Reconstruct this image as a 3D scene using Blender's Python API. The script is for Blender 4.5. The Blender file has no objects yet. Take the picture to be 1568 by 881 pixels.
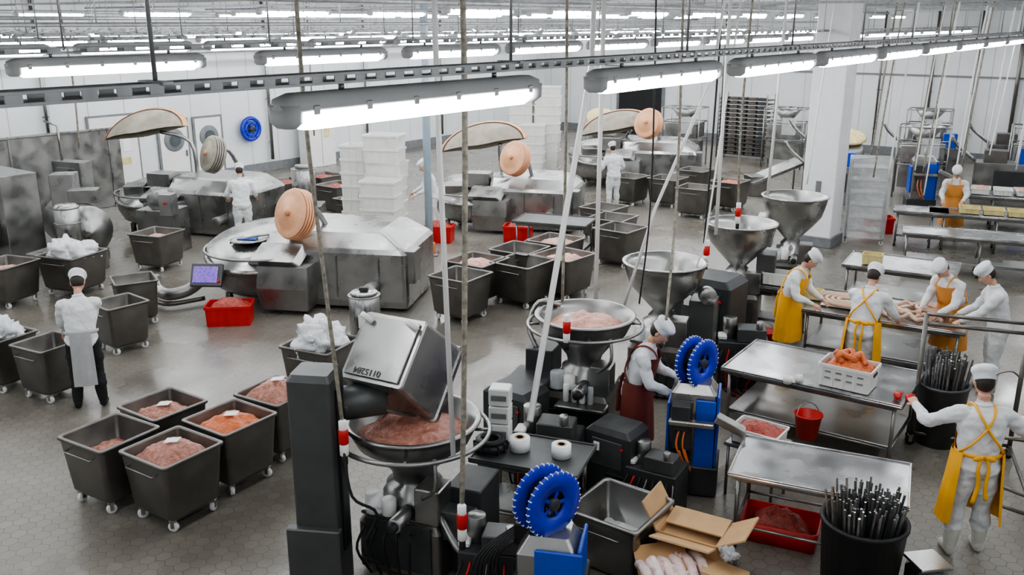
import bpy, math, random
from mathutils import Vector, Matrix, noise, Euler
random.seed(7)
R=math.radians
# ------------------------------------------------------------ materials
MATS={}
def nodes(m):
    m.use_nodes=True; return m.node_tree
def mat(name,col,rough=.5,metal=0,noise_amt=.12,nscale=6,bump=0,bscale=30,col2=None,emit=0,alpha=1,trans=0,rvar=.0,spec=.5):
    if name in MATS: return MATS[name]
    m=bpy.data.materials.new(name); nt=nodes(m); N=nt.nodes; L=nt.links
    b=N['Principled BSDF']; tc=N.new('ShaderNodeTexCoord')
    nz=N.new('ShaderNodeTexNoise'); nz.inputs['Scale'].default_value=nscale; nz.inputs['Detail'].default_value=3
    L.new(tc.outputs['Object'],nz.inputs['Vector'])
    rp=N.new('ShaderNodeValToRGB'); rp.color_ramp.elements[0].position=.3; rp.color_ramp.elements[1].position=.7
    c1=tuple(col)+(1,)
    c2=(tuple(col2)+(1,)) if col2 else tuple(max(0,c*(1-noise_amt*2)) for c in col)+(1,)
    rp.color_ramp.elements[0].color=c2; rp.color_ramp.elements[1].color=c1
    L.new(nz.outputs['Fac'],rp.inputs['Fac']); L.new(rp.outputs['Color'],b.inputs['Base Color'])
    b.inputs['Roughness'].default_value=rough; b.inputs['Metallic'].default_value=metal
    b.inputs['Specular IOR Level'].default_value=spec
    if rvar:
        mr=N.new('ShaderNodeMapRange'); mr.inputs['To Min'].default_value=max(.05,rough-rvar); mr.inputs['To Max'].default_value=rough+rvar
        mr.inputs['From Min'].default_value=.3; mr.inputs['From Max'].default_value=.7
        L.new(nz.outputs['Fac'],mr.inputs['Value']); L.new(mr.outputs['Result'],b.inputs['Roughness'])
    if bump:
        n2=N.new('ShaderNodeTexNoise'); n2.inputs['Scale'].default_value=bscale; n2.inputs['Detail'].default_value=2
        L.new(tc.outputs['Object'],n2.inputs['Vector'])
        bp=N.new('ShaderNodeBump'); bp.inputs['Strength'].default_value=bump; bp.inputs['Distance'].default_value=.02
        L.new(n2.outputs['Fac'],bp.inputs['Height']); L.new(bp.outputs['Normal'],b.inputs['Normal'])
    if emit:
        b.inputs['Emission Color'].default_value=c1; b.inputs['Emission Strength'].default_value=emit
    if trans: b.inputs['Transmission Weight'].default_value=trans
    if alpha<1: b.inputs['Alpha'].default_value=alpha
    MATS[name]=m; return m
STEEL=mat('brushed_steel',(.34,.34,.33),.34,.92,.14,3,rvar=.1)
STEELL=mat('light_steel',(.42,.42,.41),.30,.92,.12,2.5,rvar=.1)
STEELT=mat('table_top_steel',(.50,.505,.51),.24,.92,.12,2.5,rvar=.1)
STEELD=mat('tub_steel',(.22,.21,.195),.40,.8,.15,4,rvar=.1)
DARK=mat('dark_machine_grey',(.055,.058,.06),.5,.3,.15,4)
DGREY=mat('charcoal_grey',(.12,.125,.125),.45,.6,.12,3)
BLACK=mat('black_rubber',(.012,.012,.013),.55)
WHITEP=mat('white_plastic',(.74,.75,.72),.45,noise_amt=.03)
CRATEW=mat('translucent_white_crate',(.72,.73,.69),.5,noise_amt=.04)
CLOTH=mat('white_coat_cloth',(.74,.76,.78),.85,noise_amt=.08,nscale=9,bump=.5,bscale=14)
TROUW=mat('white_trouser_cloth',(.66,.68,.69),.85,noise_amt=.1,nscale=9,bump=.5,bscale=14)
TROUB=mat('black_trouser_cloth',(.014,.014,.016),.8,bump=.3,bscale=14)
YEL=mat('yellow_apron_vinyl',(.92,.46,.03),.5,noise_amt=.08,bump=.4,bscale=9)
ORG=mat('orange_apron_vinyl',(.75,.33,.08),.5,noise_amt=.08,bump=.4,bscale=9)
GAPR=mat('grey_apron_cloth',(.42,.43,.43),.8,noise_amt=.08,bump=.5,bscale=11)
REDA=mat('dark_red_apron',(.16,.03,.02),.6)
SKIN=mat('skin',(.60,.34,.24),.5,noise_amt=.05)
HAIR=mat('dark_hair',(.03,.02,.015),.6)
EYE=mat('eye_dark',(.02,.015,.01),.2)
LIP=mat('lips',(.42,.15,.12),.5)
BOOT=mat('white_rubber_boot',(.62,.62,.56),.4)
BLUE=mat('blue_paint',(.008,.07,.50),.35,noise_amt=.1)
BLUER=mat('blue_reel_plastic',(.010,.028,.48),.3,noise_amt=.1)
RED=mat('red_plastic',(.55,.018,.012),.4)
YPL=mat('yellow_plastic',(.72,.62,.30),.5)
PEACH=mat('peach_plastic',(.80,.42,.24),.4,noise_amt=.08)
PEACHD=mat('peach_plastic_groove',(.55,.24,.12),.5,noise_amt=.08)
CREAM=mat('cream_shell',(.36,.33,.27),.45,.3,noise_amt=.12)
MEAT=mat('minced_meat',(.55,.27,.20),.45,nscale=22,col2=(.30,.11,.08),bump=1,bscale=42)
MEATP=mat('pink_sausage_paste',(.66,.37,.29),.4,nscale=14,col2=(.46,.22,.165),bump=.8,bscale=25)
MEATR=mat('dark_red_meat',(.46,.09,.06),.4,nscale=18,col2=(.22,.03,.025),bump=.9,bscale=28)
MEATO=mat('seasoned_orange_meat',(.70,.19,.06),.4,nscale=16,col2=(.46,.10,.035),bump=.9,bscale=28)
SAUS=mat('sausage_casing',(.70,.48,.35),.35,nscale=10)
PAPER=mat('paper_label',(.85,.85,.84),.8,noise_amt=.02)
CARD=mat('cardboard',(.48,.29,.14),.85,noise_amt=.06)
CARDI=mat('cardboard_inner',(.56,.36,.19),.85,noise_amt=.06)
BAMB=mat('stained_conduit',(.34,.31,.25),.6,nscale=20,noise_amt=.3)
HOSE=mat('white_hose',(.82,.82,.80),.4,noise_amt=.04)
RAIL=mat('galvanised_tray',(.42,.43,.44),.45,.4,.15,8)
HOUS=mat('lamp_housing',(.52,.53,.53),.5,0,.05)
EMIT=mat('lamp_diffuser',(.96,.98,1.0),.3,noise_amt=0,emit=24)
SCREEN=mat('control_screen',(.05,.06,.55),.3,nscale=40,col2=(.55,.25,.4),emit=.3)
PLAST=mat('clear_plastic_wrap',(.75,.78,.80),.25,alpha=.45,bump=.8,bscale=12)
BAGM=mat('plastic_bag',(.80,.72,.70),.22,nscale=9,col2=(.62,.38,.34),bump=1,bscale=14)
PIPE=mat('blue_grey_pipe',(.30,.37,.43),.4,noise_amt=.06)
ORH=mat('orange_hose',(.70,.18,.05),.5)
COLP=mat('column_white_paint',(.82,.83,.84),.5,noise_amt=.03)
WOODG=mat('dark_shelf_rack',(.10,.085,.075),.7)
GLASSW=mat('door_glass',(.10,.12,.13),.1)
FRAME=mat('door_seal_grey',(.20,.21,.22),.5)

def hexmat():
    m=bpy.data.materials.new('hex_tile_floor'); nt=nodes(m);N=nt.nodes;L=nt.links;b=N['Principled BSDF']
    tc=N.new('ShaderNodeTexCoord')
    def vm(op,a,bv=None):
        n=N.new('ShaderNodeVectorMath'); n.operation=op
        for i,x in enumerate((a,bv)):
            if x is None: continue
            if isinstance(x,tuple): n.inputs[i].default_value=x
            else: L.new(x,n.inputs[i])
        return n
    def mm(op,a,bv=None):
        n=N.new('ShaderNodeMath'); n.operation=op
        for i,x in enumerate((a,bv)):
            if x is None: continue
            if isinstance(x,(int,float)): n.inputs[i].default_value=x
            else: L.new(x,n.inputs[i])
        return n.outputs[0]
    s=.15; S=(s,s*1.7320508,1); Hf=(s/2,s*.8660254,.5)
    off=vm('ADD',tc.outputs['Object'],(340*s,340*S[1],0.5)).outputs[0]
    a=vm('SUBTRACT',vm('MODULO',off,S).outputs[0],Hf).outputs[0]
    o2=vm('ADD',off,Hf).outputs[0]
    bb=vm('SUBTRACT',vm('MODULO',o2,S).outputs[0],Hf).outputs[0]
    def flat(v): return vm('MULTIPLY',v,(1,1,0)).outputs[0]
    a=flat(a); bb=flat(bb)
    la=vm('LENGTH',a).outputs['Value']; lb=vm('LENGTH',bb).outputs['Value']
    lt=mm('LESS_THAN',la,lb)
    mx=N.new('ShaderNodeMix'); mx.data_type='VECTOR'
    L.new(lt,mx.inputs['Factor']); L.new(bb,mx.inputs[4]); L.new(a,mx.inputs[5])
    gv=vm('ABSOLUTE',mx.outputs[1]).outputs[0]
    d1=vm('DOT_PRODUCT',gv,(.5,.8660254,0)).outputs['Value']
    sx=N.new('ShaderNodeSeparateXYZ'); L.new(gv,sx.inputs[0])
    d=mm('MAXIMUM',d1,sx.outputs[0])
    ed=mm('GREATER_THAN',d,s/2-.004)
    idv=vm('SUBTRACT',off,mx.outputs[1]).outputs[0]
    wn=N.new('ShaderNodeTexWhiteNoise'); L.new(vm('SNAP',vm('ADD',flat(idv),(.01,.01,0)).outputs[0],(.04,.04,1)).outputs[0],wn.inputs['Vector'])
    nz=N.new('ShaderNodeTexNoise'); nz.inputs['Scale'].default_value=.45; nz.inputs['Detail'].default_value=5; L.new(tc.outputs['Object'],nz.inputs['Vector'])
    rp=N.new('ShaderNodeValToRGB'); rp.color_ramp.elements[0].color=(.135,.122,.102,1); rp.color_ramp.elements[1].color=(.235,.218,.19,1)
    rp.color_ramp.elements[0].position=.3;rp.color_ramp.elements[1].position=.7
    L.new(nz.outputs['Fac'],rp.inputs[0])
    t=mm('ADD',mm('MULTIPLY',wn.outputs['Value'],.16),.92)
    c1=vm('SCALE',rp.outputs[0]); L.new(t,c1.inputs['Scale'])
    mc=N.new('ShaderNodeMix'); mc.data_type='RGBA'; L.new(ed,mc.inputs[0]); L.new(c1.outputs[0],mc.inputs[6]); mc.inputs[7].default_value=(.115,.105,.09,1)
    L.new(mc.outputs[2],b.inputs['Base Color'])
    mr=N.new('ShaderNodeMapRange'); mr.inputs['From Min'].default_value=.35; mr.inputs['From Max'].default_value=.65; mr.inputs['To Min'].default_value=.15; mr.inputs['To Max'].default_value=.45
    L.new(nz.outputs['Fac'],mr.inputs[0]); L.new(mr.outputs[0],b.inputs['Roughness'])
    bp=N.new('ShaderNodeBump'); bp.inputs['Strength'].default_value=.15; bp.inputs['Distance'].default_value=.004; bp.invert=True
    L.new(ed,bp.inputs['Height']); L.new(bp.outputs[0],b.inputs['Normal'])
    return m
def panelmat(name,col,pitch,axis=0,dark=.72):
    m=bpy.data.materials.new(name); nt=nodes(m);N=nt.nodes;L=nt.links;b=N['Principled BSDF']
    tc=N.new('ShaderNodeTexCoord'); sx=N.new('ShaderNodeSeparateXYZ'); L.new(tc.outputs['Object'],sx.inputs[0])
    a=N.new('ShaderNodeMath');a.operation='ADD';a.inputs[1].default_value=200;L.new(sx.outputs[axis],a.inputs[0])
    q=N.new('ShaderNodeMath');q.operation='MODULO';q.inputs[1].default_value=pitch;L.new(a.outputs[0],q.inputs[0])
    g=N.new('ShaderNodeMath');g.operation='LESS_THAN';g.inputs[1].default_value=.035;L.new(q.outputs[0],g.inputs[0])
    nz=N.new('ShaderNodeTexNoise');nz.inputs['Scale'].default_value=.4;nz.inputs['Detail'].default_value=4;L.new(tc.outputs['Object'],nz.inputs['Vector'])
    rp=N.new('ShaderNodeValToRGB');rp.color_ramp.elements[0].position=.3;rp.color_ramp.elements[1].position=.7
    rp.color_ramp.elements[0].color=tuple(c*.84 for c in col)+(1,);rp.color_ramp.elements[1].color=tuple(col)+(1,)
    L.new(nz.outputs['Fac'],rp.inputs[0])
    mc=N.new('ShaderNodeMix');mc.data_type='RGBA';L.new(g.outputs[0],mc.inputs[0]);L.new(rp.outputs[0],mc.inputs[6]);mc.inputs[7].default_value=tuple(c*dark for c in col)+(1,)
    L.new(mc.outputs[2],b.inputs['Base Color']);b.inputs['Roughness'].default_value=.45
    return m

# ------------------------------------------------------------ builder
def rrect(w,d,r,n=4):
    r=min(r,w/2-1e-4,d/2-1e-4); pts=[]
    for cx,cy,a0 in ((w/2-r,d/2-r,0),(-w/2+r,d/2-r,90),(-w/2+r,-d/2+r,180),(w/2-r,-d/2+r,270)):
        for i in range(n+1):
            a=R(a0+90*i/n); pts.append((cx+r*math.cos(a),cy+r*math.sin(a)))
    return pts
class B:
    def __init__(s): s.v=[];s.f=[];s.m=[];s.s=[];s.mats=[];s.M=Matrix.Identity(4);s.warp=None
    def add(s,vs,fs,m,smooth=True,M=None):
        o=len(s.v); T=s.M@M if M is not None else s.M
        for p in vs:
            q=Vector(p)
            if s.warp: q=s.warp(q)
            s.v.append(T@q)
        if m not in s.mats: s.mats.append(m)
        k=s.mats.index(m)
        for f in fs:
            s.f.append([i+o for i in f]); s.m.append(k); s.s.append(smooth)
    def loft(s,rings,m,cap0=True,cap1=True,smooth=True,M=None):
        n=len(rings[0]); vs=[p for r in rings for p in r]; fs=[]
        for i in range(len(rings)-1):
            for j in range(n):
                a=i*n+j;b_=i*n+(j+1)%n; fs.append((a,b_,b_+n,a+n))
        if cap0: fs.append(tuple(range(n-1,-1,-1)))
        if cap1: fs.append(tuple((len(rings)-1)*n+j for j in range(n)))
        s.add(vs,fs,m,smooth,M)
    def box(s,c,sz,m,rot=(0,0,0),bev=.012,smooth=False):
        w,d,h=sz; b=min(bev,w*.3,d*.3,h*.3)
        M=Matrix.Translation(c)@Euler([R(a) for a in rot]).to_matrix().to_4x4()
        def ring(ww,dd,z): return [(x,y,z) for x,y in rrect(ww,dd,b,1)]
        s.loft([ring(w-2*b,d-2*b,-h/2),ring(w,d,-h/2+b),ring(w,d,h/2-b),ring(w-2*b,d-2*b,h/2)],m,smooth=smooth,M=M)
    def rl(s,levels,m,c=(0,0,0),rot=(0,0,0),cap0=True,cap1=True,smooth=True,n=4):
        M=Matrix.Translation(c)@Euler([R(a) for a in rot]).to_matrix().to_4x4(); rings=[]
        for lv in levels:
            w,d,z,r=lv[:4]; cx,cy=(lv[4],lv[5]) if len(lv)>4 else (0,0)
            rings.append([(x+cx,y+cy,z) for x,y in rrect(w,d,r,n)])
        s.loft(rings,m,cap0,cap1,smooth,M)
    def lathe(s,prof,m,c=(0,0,0),rot=(0,0,0),seg=32,ang=360,cap0=False,cap1=False,sc=(1,1,1)):
        M=Matrix.Translation(c)@Euler([R(a) for a in rot]).to_matrix().to_4x4()@Matrix.Diagonal((*sc,1))
        full=ang>=360; n=seg if full else seg+1; vs=[];fs=[]
        for r,z in prof:
            for j in range(n):
                a=R(ang)*j/seg; vs.append((r*math.cos(a),r*math.sin(a),z))
        for i in range(len(prof)-1):
            for j in range(n if full else n-1):
                a=i*n+j;b_=i*n+(j+1)%n; fs.append((a,b_,b_+n,a+n))
        if cap0: fs.append(tuple(range(n-1,-1,-1)))
        if cap1: fs.append(tuple((len(prof)-1)*n+j for j in range(n)))
        s.add(vs,fs,m,True,M)
    def cyl(s,c,r,h,m,rot=(0,0,0),seg=20,r2=None,bev=.006):
        r2=r if r2 is None else r2; b=min(bev,h*.3,r*.3,max(r2,.001)*.5)
        s.lathe([(0.0001,-h/2),(r-b,-h/2),(r,-h/2+b),(r2,h/2-b),(r2-b,h/2),(0.0001,h/2)],m,c,rot,seg)
    def tube(s,pts,r,m,seg=8,smooth=True,sub=0):
        pts=[Vector(p) for p in pts]
        if sub:
            q=[]
            for i in range(len(pts)-1):
                p0=pts[max(i-1,0)];p1=pts[i];p2=pts[i+1];p3=pts[min(i+2,len(pts)-1)]
                for k in range(sub):
                    t=k/sub; q.append(.5*((2*p1)+(-p0+p2)*t+(2*p0-5*p1+4*p2-p3)*t*t+(-p0+3*p1-3*p2+p3)*t**3))
            q.append(pts[-1])
            if isinstance(r,(list,tuple)):
                rr=[]
                for i in range(len(pts)-1):
                    for k in range(sub): rr.append(r[i]+(r[i+1]-r[i])*k/sub)
                rr.append(r[-1]); r=rr
            pts=q
        rings=[];up=None
        for i,p in enumerate(pts):
            t=(pts[min(i+1,len(pts)-1)]-pts[max(i-1,0)])
            if t.length<1e-9: t=Vector((0,0,1))
            t.normalize()
            if up is None:
                up=Vector((0,0,1)) if abs(t.z)<.9 else Vector((1,0,0))
            x=up-t*up.dot(t)
            if x.length<1e-6: x=t.orthogonal()
            x.normalize(); y=t.cross(x); up=x
            ri=r[i] if isinstance(r,(list,tuple)) else r
            rings.append([p+x*ri*math.cos(2*math.pi*j/seg)+y*ri*math.sin(2*math.pi*j/seg) for j in range(seg)])
        s.loft(rings,m,smooth=smooth)
    def ring(s,c,rad,r,m,rot=(0,0,0),seg=36,sseg=8,ang=360):
        M=Matrix.Translation(c)@Euler([R(a) for a in rot]).to_matrix().to_4x4()
        n=seg;vs=[];fs=[];full=ang>=360;nn=n if full else n+1
        for i in range(nn):
            a=R(ang)*i/n
            for j in range(sseg):
                b_=2*math.pi*j/sseg; q=rad+r*math.cos(b_); vs.append((q*math.cos(a),q*math.sin(a),r*math.sin(b_)))
        for i in range(nn if full else nn-1):
            for j in range(sseg):
                a0=i*sseg+j;a1=i*sseg+(j+1)%sseg;b0=((i+1)%nn)*sseg+j;b1=((i+1)%nn)*sseg+(j+1)%sseg
                fs.append((a0,b0,b1,a1))
        s.add(vs,fs,m,True,M)
    def ell(s,c,r,m,rot=(0,0,0),seg=16,rings=10,fn=None):
        M=Matrix.Translation(c)@Euler([R(a) for a in rot]).to_matrix().to_4x4()
        vs=[];fs=[]
        vs.append((0,0,-r[2]))
        for i in range(1,rings):
            t=math.pi*i/rings-math.pi/2
            for j in range(seg):
                a=2*math.pi*j/seg; vs.append((r[0]*math.cos(t)*math.cos(a),r[1]*math.cos(t)*math.sin(a),r[2]*math.sin(t)))
        vs.append((0,0,r[2]))
        for j in range(seg): fs.append((0,1+(j+1)%seg,1+j))
        for i in range(rings-2):
            for j in range(seg):
                a=1+i*seg+j;b_=1+i*seg+(j+1)%seg; fs.append((a,b_,b_+seg,a+seg))
        top=len(vs)-1;o=1+(rings-2)*seg
        for j in range(seg): fs.append((o+j,o+(j+1)%seg,top))
        if fn: vs=[fn(Vector(p)) for p in vs]
        s.add(vs,fs,m,True,M)
    def heap(s,w,d,z,h,m,rnd=False,n=18,c=(0,0),seed=0,amp=.05,fr=5):
        vs=[];fs=[]
        for i in range(n+1):
            for j in range(n+1):
                u=i/n*2-1;v=j/n*2-1
                if rnd:
                    x=u*math.sqrt(max(0,1-v*v/2));y=v*math.sqrt(max(0,1-u*u/2))
                else: x,y=u,v
                e=max(0,1-max(abs(u),abs(v))**3)
                nn=noise.noise(Vector((x*fr+seed*7.3,y*fr+seed,seed)))+.5*noise.noise(Vector((x*fr*2.3+seed,y*fr*2.3,seed*3)))
                vs.append((c[0]+x*w/2,c[1]+y*d/2,z+h*e*(1-.4*(x*x+y*y))+amp*nn*(.4+.6*e)))
        for i in range(n):
            for j in range(n):
                a=i*(n+1)+j; fs.append((a,a+n+1,a+n+2,a+1))
        s.add(vs,fs,m,True)
    def text(s,txt,size,M,m):
        cu=bpy.data.curves.new('t','FONT');cu.body=txt;cu.size=size;cu.align_x='CENTER';cu.extrude=.002
        o=bpy.data.objects.new('t',cu);bpy.context.collection.objects.link(o)
        dg=bpy.context.evaluated_depsgraph_get();me=bpy.data.meshes.new_from_object(o.evaluated_get(dg))
        s.add([v.co.copy() for v in me.vertices],[tuple(p.vertices) for p in me.polygons],m,False,M)
        bpy.data.objects.remove(o);bpy.data.meshes.remove(me)
    def mesh(s,name):
        me=bpy.data.meshes.new(name); me.from_pydata([tuple(p) for p in s.v],[],s.f)
        for m in s.mats: me.materials.append(m)
        me.polygons.foreach_set('material_index',s.m); me.polygons.foreach_set('use_smooth',s.s); me.update()
        return me
    def done(s,name,loc=(0,0,0),yaw=0,sc=1):
        ob=bpy.data.objects.new(name,s.mesh(name)); bpy.context.collection.objects.link(ob)
        ob.location=loc; ob.rotation_euler=(0,0,R(yaw)); ob.scale=(sc,)*3
        return ob
def inst(ob,loc,yaw=0,sc=1):
    o=bpy.data.objects.new(ob.name.split('.')[0],ob.data); bpy.context.collection.objects.link(o)
    o.location=loc;o.rotation_euler=(0,0,R(yaw)); o.scale=(sc,)*3; return o

YA=-36.4
AX=Vector((.5934,.8049)); BX=Vector((-.8049,.5934))
def AB(a,b): p=AX*a+BX*b; return (p.x,p.y)

# ------------------------------------------------------------ room shell
A0,A1,B0,B1=-5,38,-9,26; CH=5.75
ca,cb=(A0+A1)/2,(B0+B1)/2; LA,LB=A1-A0,B1-B0
def slab(name,a,b,z,la,lb,h,m):
    bb=B(); bb.box((0,0,0),(lb,la,h),m,bev=.001); x,y=AB(a,b); return bb.done(name,(x,y,z),YA)
WM=panelmat('white_wall_panels',(.74,.76,.77),1.15,0,.6); WM2=panelmat('white_wall_panels_side',(.74,.77,.78),1.15,1,.6)
CM=panelmat('ceiling_panels',(.50,.51,.53),1.2,1,.6)
slab('floor',ca,cb,-.05,LA,LB,.1,hexmat())
slab('ceiling',ca,cb,CH+.05,LA,LB,.1,CM)
slab('wall_left',ca,B1+.1,CH/2,LA+.4,.2,CH,WM2)
slab('wall_right',ca,B0-.1,CH/2,LA+.4,.2,CH,WM2)
slab('wall_far',A1+.1,cb,CH/2,.2,LB,CH,WM)
slab('wall_near',A0-.1,cb,CH/2,.2,LB,CH,WM)
slab('baseboard_left',ca,B1-.02,.15,LA,.04,.3,FRAME)
slab('baseboard_far',A1-.02,cb,.15,.04,LB,.3,FRAME)
slab('trim_1',ca,B1-.03,3.0,LA,.05,.06,FRAME)
slab('trim_2',A1-.03,cb,3.1,.05,LB,.06,FRAME)
def door(k,a,z=0):
    b_=B(); b_.box((0,0,1.03),(.06,1.0,2.06),WHITEP); b_.box((.0,0,1.05),(.05,1.14,2.14),FRAME)
    b_.lathe([(0.001,.06),(.27,.06),(.29,.05),(.34,.05),(.36,.03),(.36,0)],FRAME,(.02,0,1.45),(0,90,0))
    b_.lathe([(0.001,.065),(.20,.065)],GLASSW,(.03,0,1.45),(0,90,0)); b_.box((.06,.4,1.0),(.05,.04,.2),STEEL)
    x,y=AB(a,B1-.06); return b_.done('door_%d'%k,(x,y,0),YA)
door(1,17.0);door(2,18.3)
b_=B();b_.box((0,0,1.0),(.08,1.5,2.2),WHITEP);b_.box((-.01,0,1.0),(.07,1.62,2.32),FRAME)
for i in range(3): b_.box((.05,-.35+i*.35,1.2-.25*(i%2)),(.01,.25,.35),PAPER if i!=1 else DARK)
b_.box((.05,.3,.75),(.012,.3,.2),YPL)
x,y=AB(15.0,B1-.05);b_.done('wall_notice_board',(x,y,.25),YA)
b_=B();b_.box((0,0,1.25),(.5,1.3,2.5),WHITEP);b_.box((.26,.25,1.3),(.01,.25,.5),YPL);b_.box((.26,-.3,1.9),(.01,.3,.3),FRAME);b_.box((.26,0,1.25),(.01,.01,2.4),FRAME)
x,y=AB(22.5,B1-.6);b_.done('electrical_cabinet',(x,y,0),YA)
for k,(b0,w,h) in enumerate(((20.6,2.2,2.6),)):
    bb=B();bb.box((0,0,h/2),(w,.08,h),BLACK);bb.box((0,.02,h/2),(w+.3,.06,h+.2),FRAME)  # open doorway: its dark interior is painted as a flat black sheet
    x,y=AB(A1-.06,b0);bb.done('door_%d'%(k+3),(x,y,0),YA)
b_=B();b_.box((0,0,1.1),(.08,7.5,2.2),STEEL)
for i in range(6): b_.box((.05,-3.4+i*1.36,1.1),(.03,.05,2.2),STEELL)
b_.box((.06,0,2.2),(.12,7.6,.06),STEELL); x,y=AB(10.5,B1-1.6);b_.done('steel_partition',(x,y,0),YA)
b_=B()
b_.ring((0,0,0),.36,.07,BLUER,(0,90,0));b_.ring((0.02,0,0),.22,.05,BLUER,(0,90,0));b_.cyl((0,0,0),.1,.2,DARK,(0,90,0))
for i in range(6): b_.tube([(0.05,0,0),(0.05,.36*math.cos(i*1.047),.36*math.sin(i*1.047))],.02,BLUER)
b_.box((-.1,0,0),(.2,.1,.5),BLUE); x,y=AB(19.9,B1-.22); b_.done('wall_hose_reel',(x,y,1.55),YA)
b_=B();b_.rl([(.76,.76,0,.03),(.76,.76,CH,.03)],COLP,smooth=False);b_.box((0,0,.12),(.86,.86,.24),FRAME);b_.box((0,-.39,1.3),(.12,.03,.5),FRAME)
b_.box((-.39,0,2.2),(.03,.3,.4),WHITEP); b_.done('structural_column',(7.32,21.1,0),YA)
b_=B();b_.cyl((0,0,CH/2),.085,CH,PIPE);b_.cyl((0,0,.14),.13,.28,ORH);b_.cyl((0,0,3.2),.11,.06,PIPE);b_.box((0,0,.02),(.4,.4,.04),STEEL)
b_.done('round_pipe_column',(-1.87,19.99,0))

# ------------------------------------------------------------ ceiling services
lf=B(); Ln=1.62
lf.rl([(.13,Ln-.02,-.005,.05),(.145,Ln,.005,.06),(.13,Ln-.02,.04,.05),(.07,Ln-.12,.06,.03)],HOUS,n=3)
lf.rl([(.07,Ln-.22,-.075,.02),(.125,Ln-.15,-.055,.05),(.13,Ln-.13,-.005,.05)],EMIT,cap1=False,n=1)
for sx in (-1,1):
    for i in range(6): lf.box((sx*.073,-Ln*.42+i*Ln*.168,0),(.010,.03,.035),STEEL,bev=.003)
    lf.tube([(0,sx*Ln*.3,.06),(0,sx*Ln*.3,.085)],.012,STEEL)
    lf.rl([(.08,.05,-.065,.02),(.135,.075,-.045,.03),(.14,.08,.02,.03)],HOUS,(0,sx*(Ln/2-.045),0),n=2)
first=None; rows=[2.66+4.1*k for k in range(-1,6)]
cent=[2.98,5.15,7.07,8.9]+[10.75+1.85*k for k in range(15)]+[1.0,-.8,-2.6]
for r_,bv in enumerate(rows):
    for a in cent:
        if r_!=1: a=a+.45*((r_*37)%5)-.8
        elif a==1.0: continue
        if r_==0 and a>24: continue
        if a>A1-1.2 or a<A0+1.2 : continue
        x,y=AB(a,bv)
        if math.hypot(x-7.32,y-21.1)<1.4: continue
        if first is None: first=lf.done('fluorescent_light',(x,y,4.785),YA)
        else: inst(first,(x,y,4.785),YA)
for bv in [8.7+4.1*k for k in range(0,4)]:
    for a in [11+2.6*k for k in range(10)]:
        x,y=AB(a,bv)
        if Vector((x,y)).length<12 or math.hypot(x-7.32,y-21.1)<1.4: continue
        inst(first,(x,y,5.26),YA)
for r_,bv in enumerate(rows):
    t=B(); near=(r_==1)
    for sx in (-.05,.05):
        t.box((sx,LA/2+A0+.0,.016),(.006,LA-.4,.010),RAIL,bev=.001);t.box((sx,LA/2+A0,-.016),(.006,LA-.4,.010),RAIL,bev=.001)
    st=.11 if near else .3; a=A0+.4
    t.box((0,LA/2+A0,-.02),(.08,LA-.4,.004),RAIL,bev=.001)
    while a<A1-.4:
        if near and a>20: st=.4
        w=.05 if near else .1
        for sx in (-.05,.05): t.box((sx,a,0),(.005,w,.026),RAIL,bev=.001)
        a+=st
    a=A0+1
    while a<A1-1:
        t.tube([(0,a,0),(0,a,CH-4.9)],.008,RAIL,5); t.box((0,a,.02),(.14,.04,.012),RAIL,bev=.002); a+=1.9
    x,y=AB(0,bv); t.done('cable_tray',(x,y,4.892),YA)
for k,a in enumerate([6.5+4.0*i for i in range(8)]):
    t=B(); t.box((0,0,0),(LB-.5,.05,.05),RAIL,bev=.004)
    for i in range(16): t.tube([(-LB/2+1+i*2.05,0,0),(-LB/2+1+i*2.05,0,CH-5.42+.0)],.01,RAIL,5)
    x,y=AB(a,cb); t.done('ceiling_rail',(x,y,5.45),YA)
for k,(bv,z,r) in enumerate(((5.0,5.55,.03),(9.9,5.38,.04),(12.2,5.05,.03),(14.4,5.55,.05),(17.8,5.15,.035),(20.2,5.0,.03),(21.9,5.3,.04),(24.7,4.2,.06))):
    t=B(); t.tube([(0,A0+.3,0),(0,A1-.3,0)],r,RAIL,10)
    for i in range(9): t.tube([(0,A0+3+i*4.5,0),(0,A0+3+i*4.5,CH-z)],.012,RAIL,5)
    x,y=AB(0,bv); t.done('overhead_pipe',(x,y,z),YA)

# ------------------------------------------------------------ meat tubs
def caster(b,x,y,r=.055,yaw=0,m=WHITEP):
    b.cyl((x,y,r),r,.045,m,(90,0,yaw),16); b.cyl((x,y,r),r*.35,.06,STEEL,(90,0,yaw),10)
    for q in (-.032,.032):
        b.box((x-q*math.sin(R(yaw)),y+q*math.cos(R(yaw)),r+.03),(.04,.006,.08),STEEL,(0,0,yaw),bev=.002)
    b.box((x,y,r+.07),(.07,.07,.02),STEEL,(0,0,yaw),bev=.004)
def tub(b,w=.72,h=.8,m=STEELD,casters=True,inner=None):
    z0=.13 if casters else .0
    b.rl([(w*.74,w*.74,z0,.05),(w*.83,w*.83,z0+.04,.06),(w*.945,w*.945,h-.05,.05),(w*.95,w*.95,h-.035,.05),(w,w,h-.03,.05),(w,w,h-.005,.05),(w*.985,w*.985,h,.045),
          (w*.91,w*.91,h,.045),(w*.90,w*.90,h-.02,.045),(w*.80,w*.80,z0+.06,.04)],m,n=4)
    for sy in (-1,1):
        b.tube([(-w*.28,sy*w*.45,h-.12),(-w*.28,sy*w*.53,h-.13),(w*.28,sy*w*.53,h-.13),(w*.28,sy*w*.45,h-.12)],.008,STEEL,6)
    if casters:
        b.box((0,0,z0-.008),(w*.72,w*.72,.02),m)
        for i,(x,y) in enumerate(((-1,-1),(1,-1),(1,1),(-1,1))): caster(b,x*w*.33,y*w*.33,yaw=random.uniform(0,180))
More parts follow.
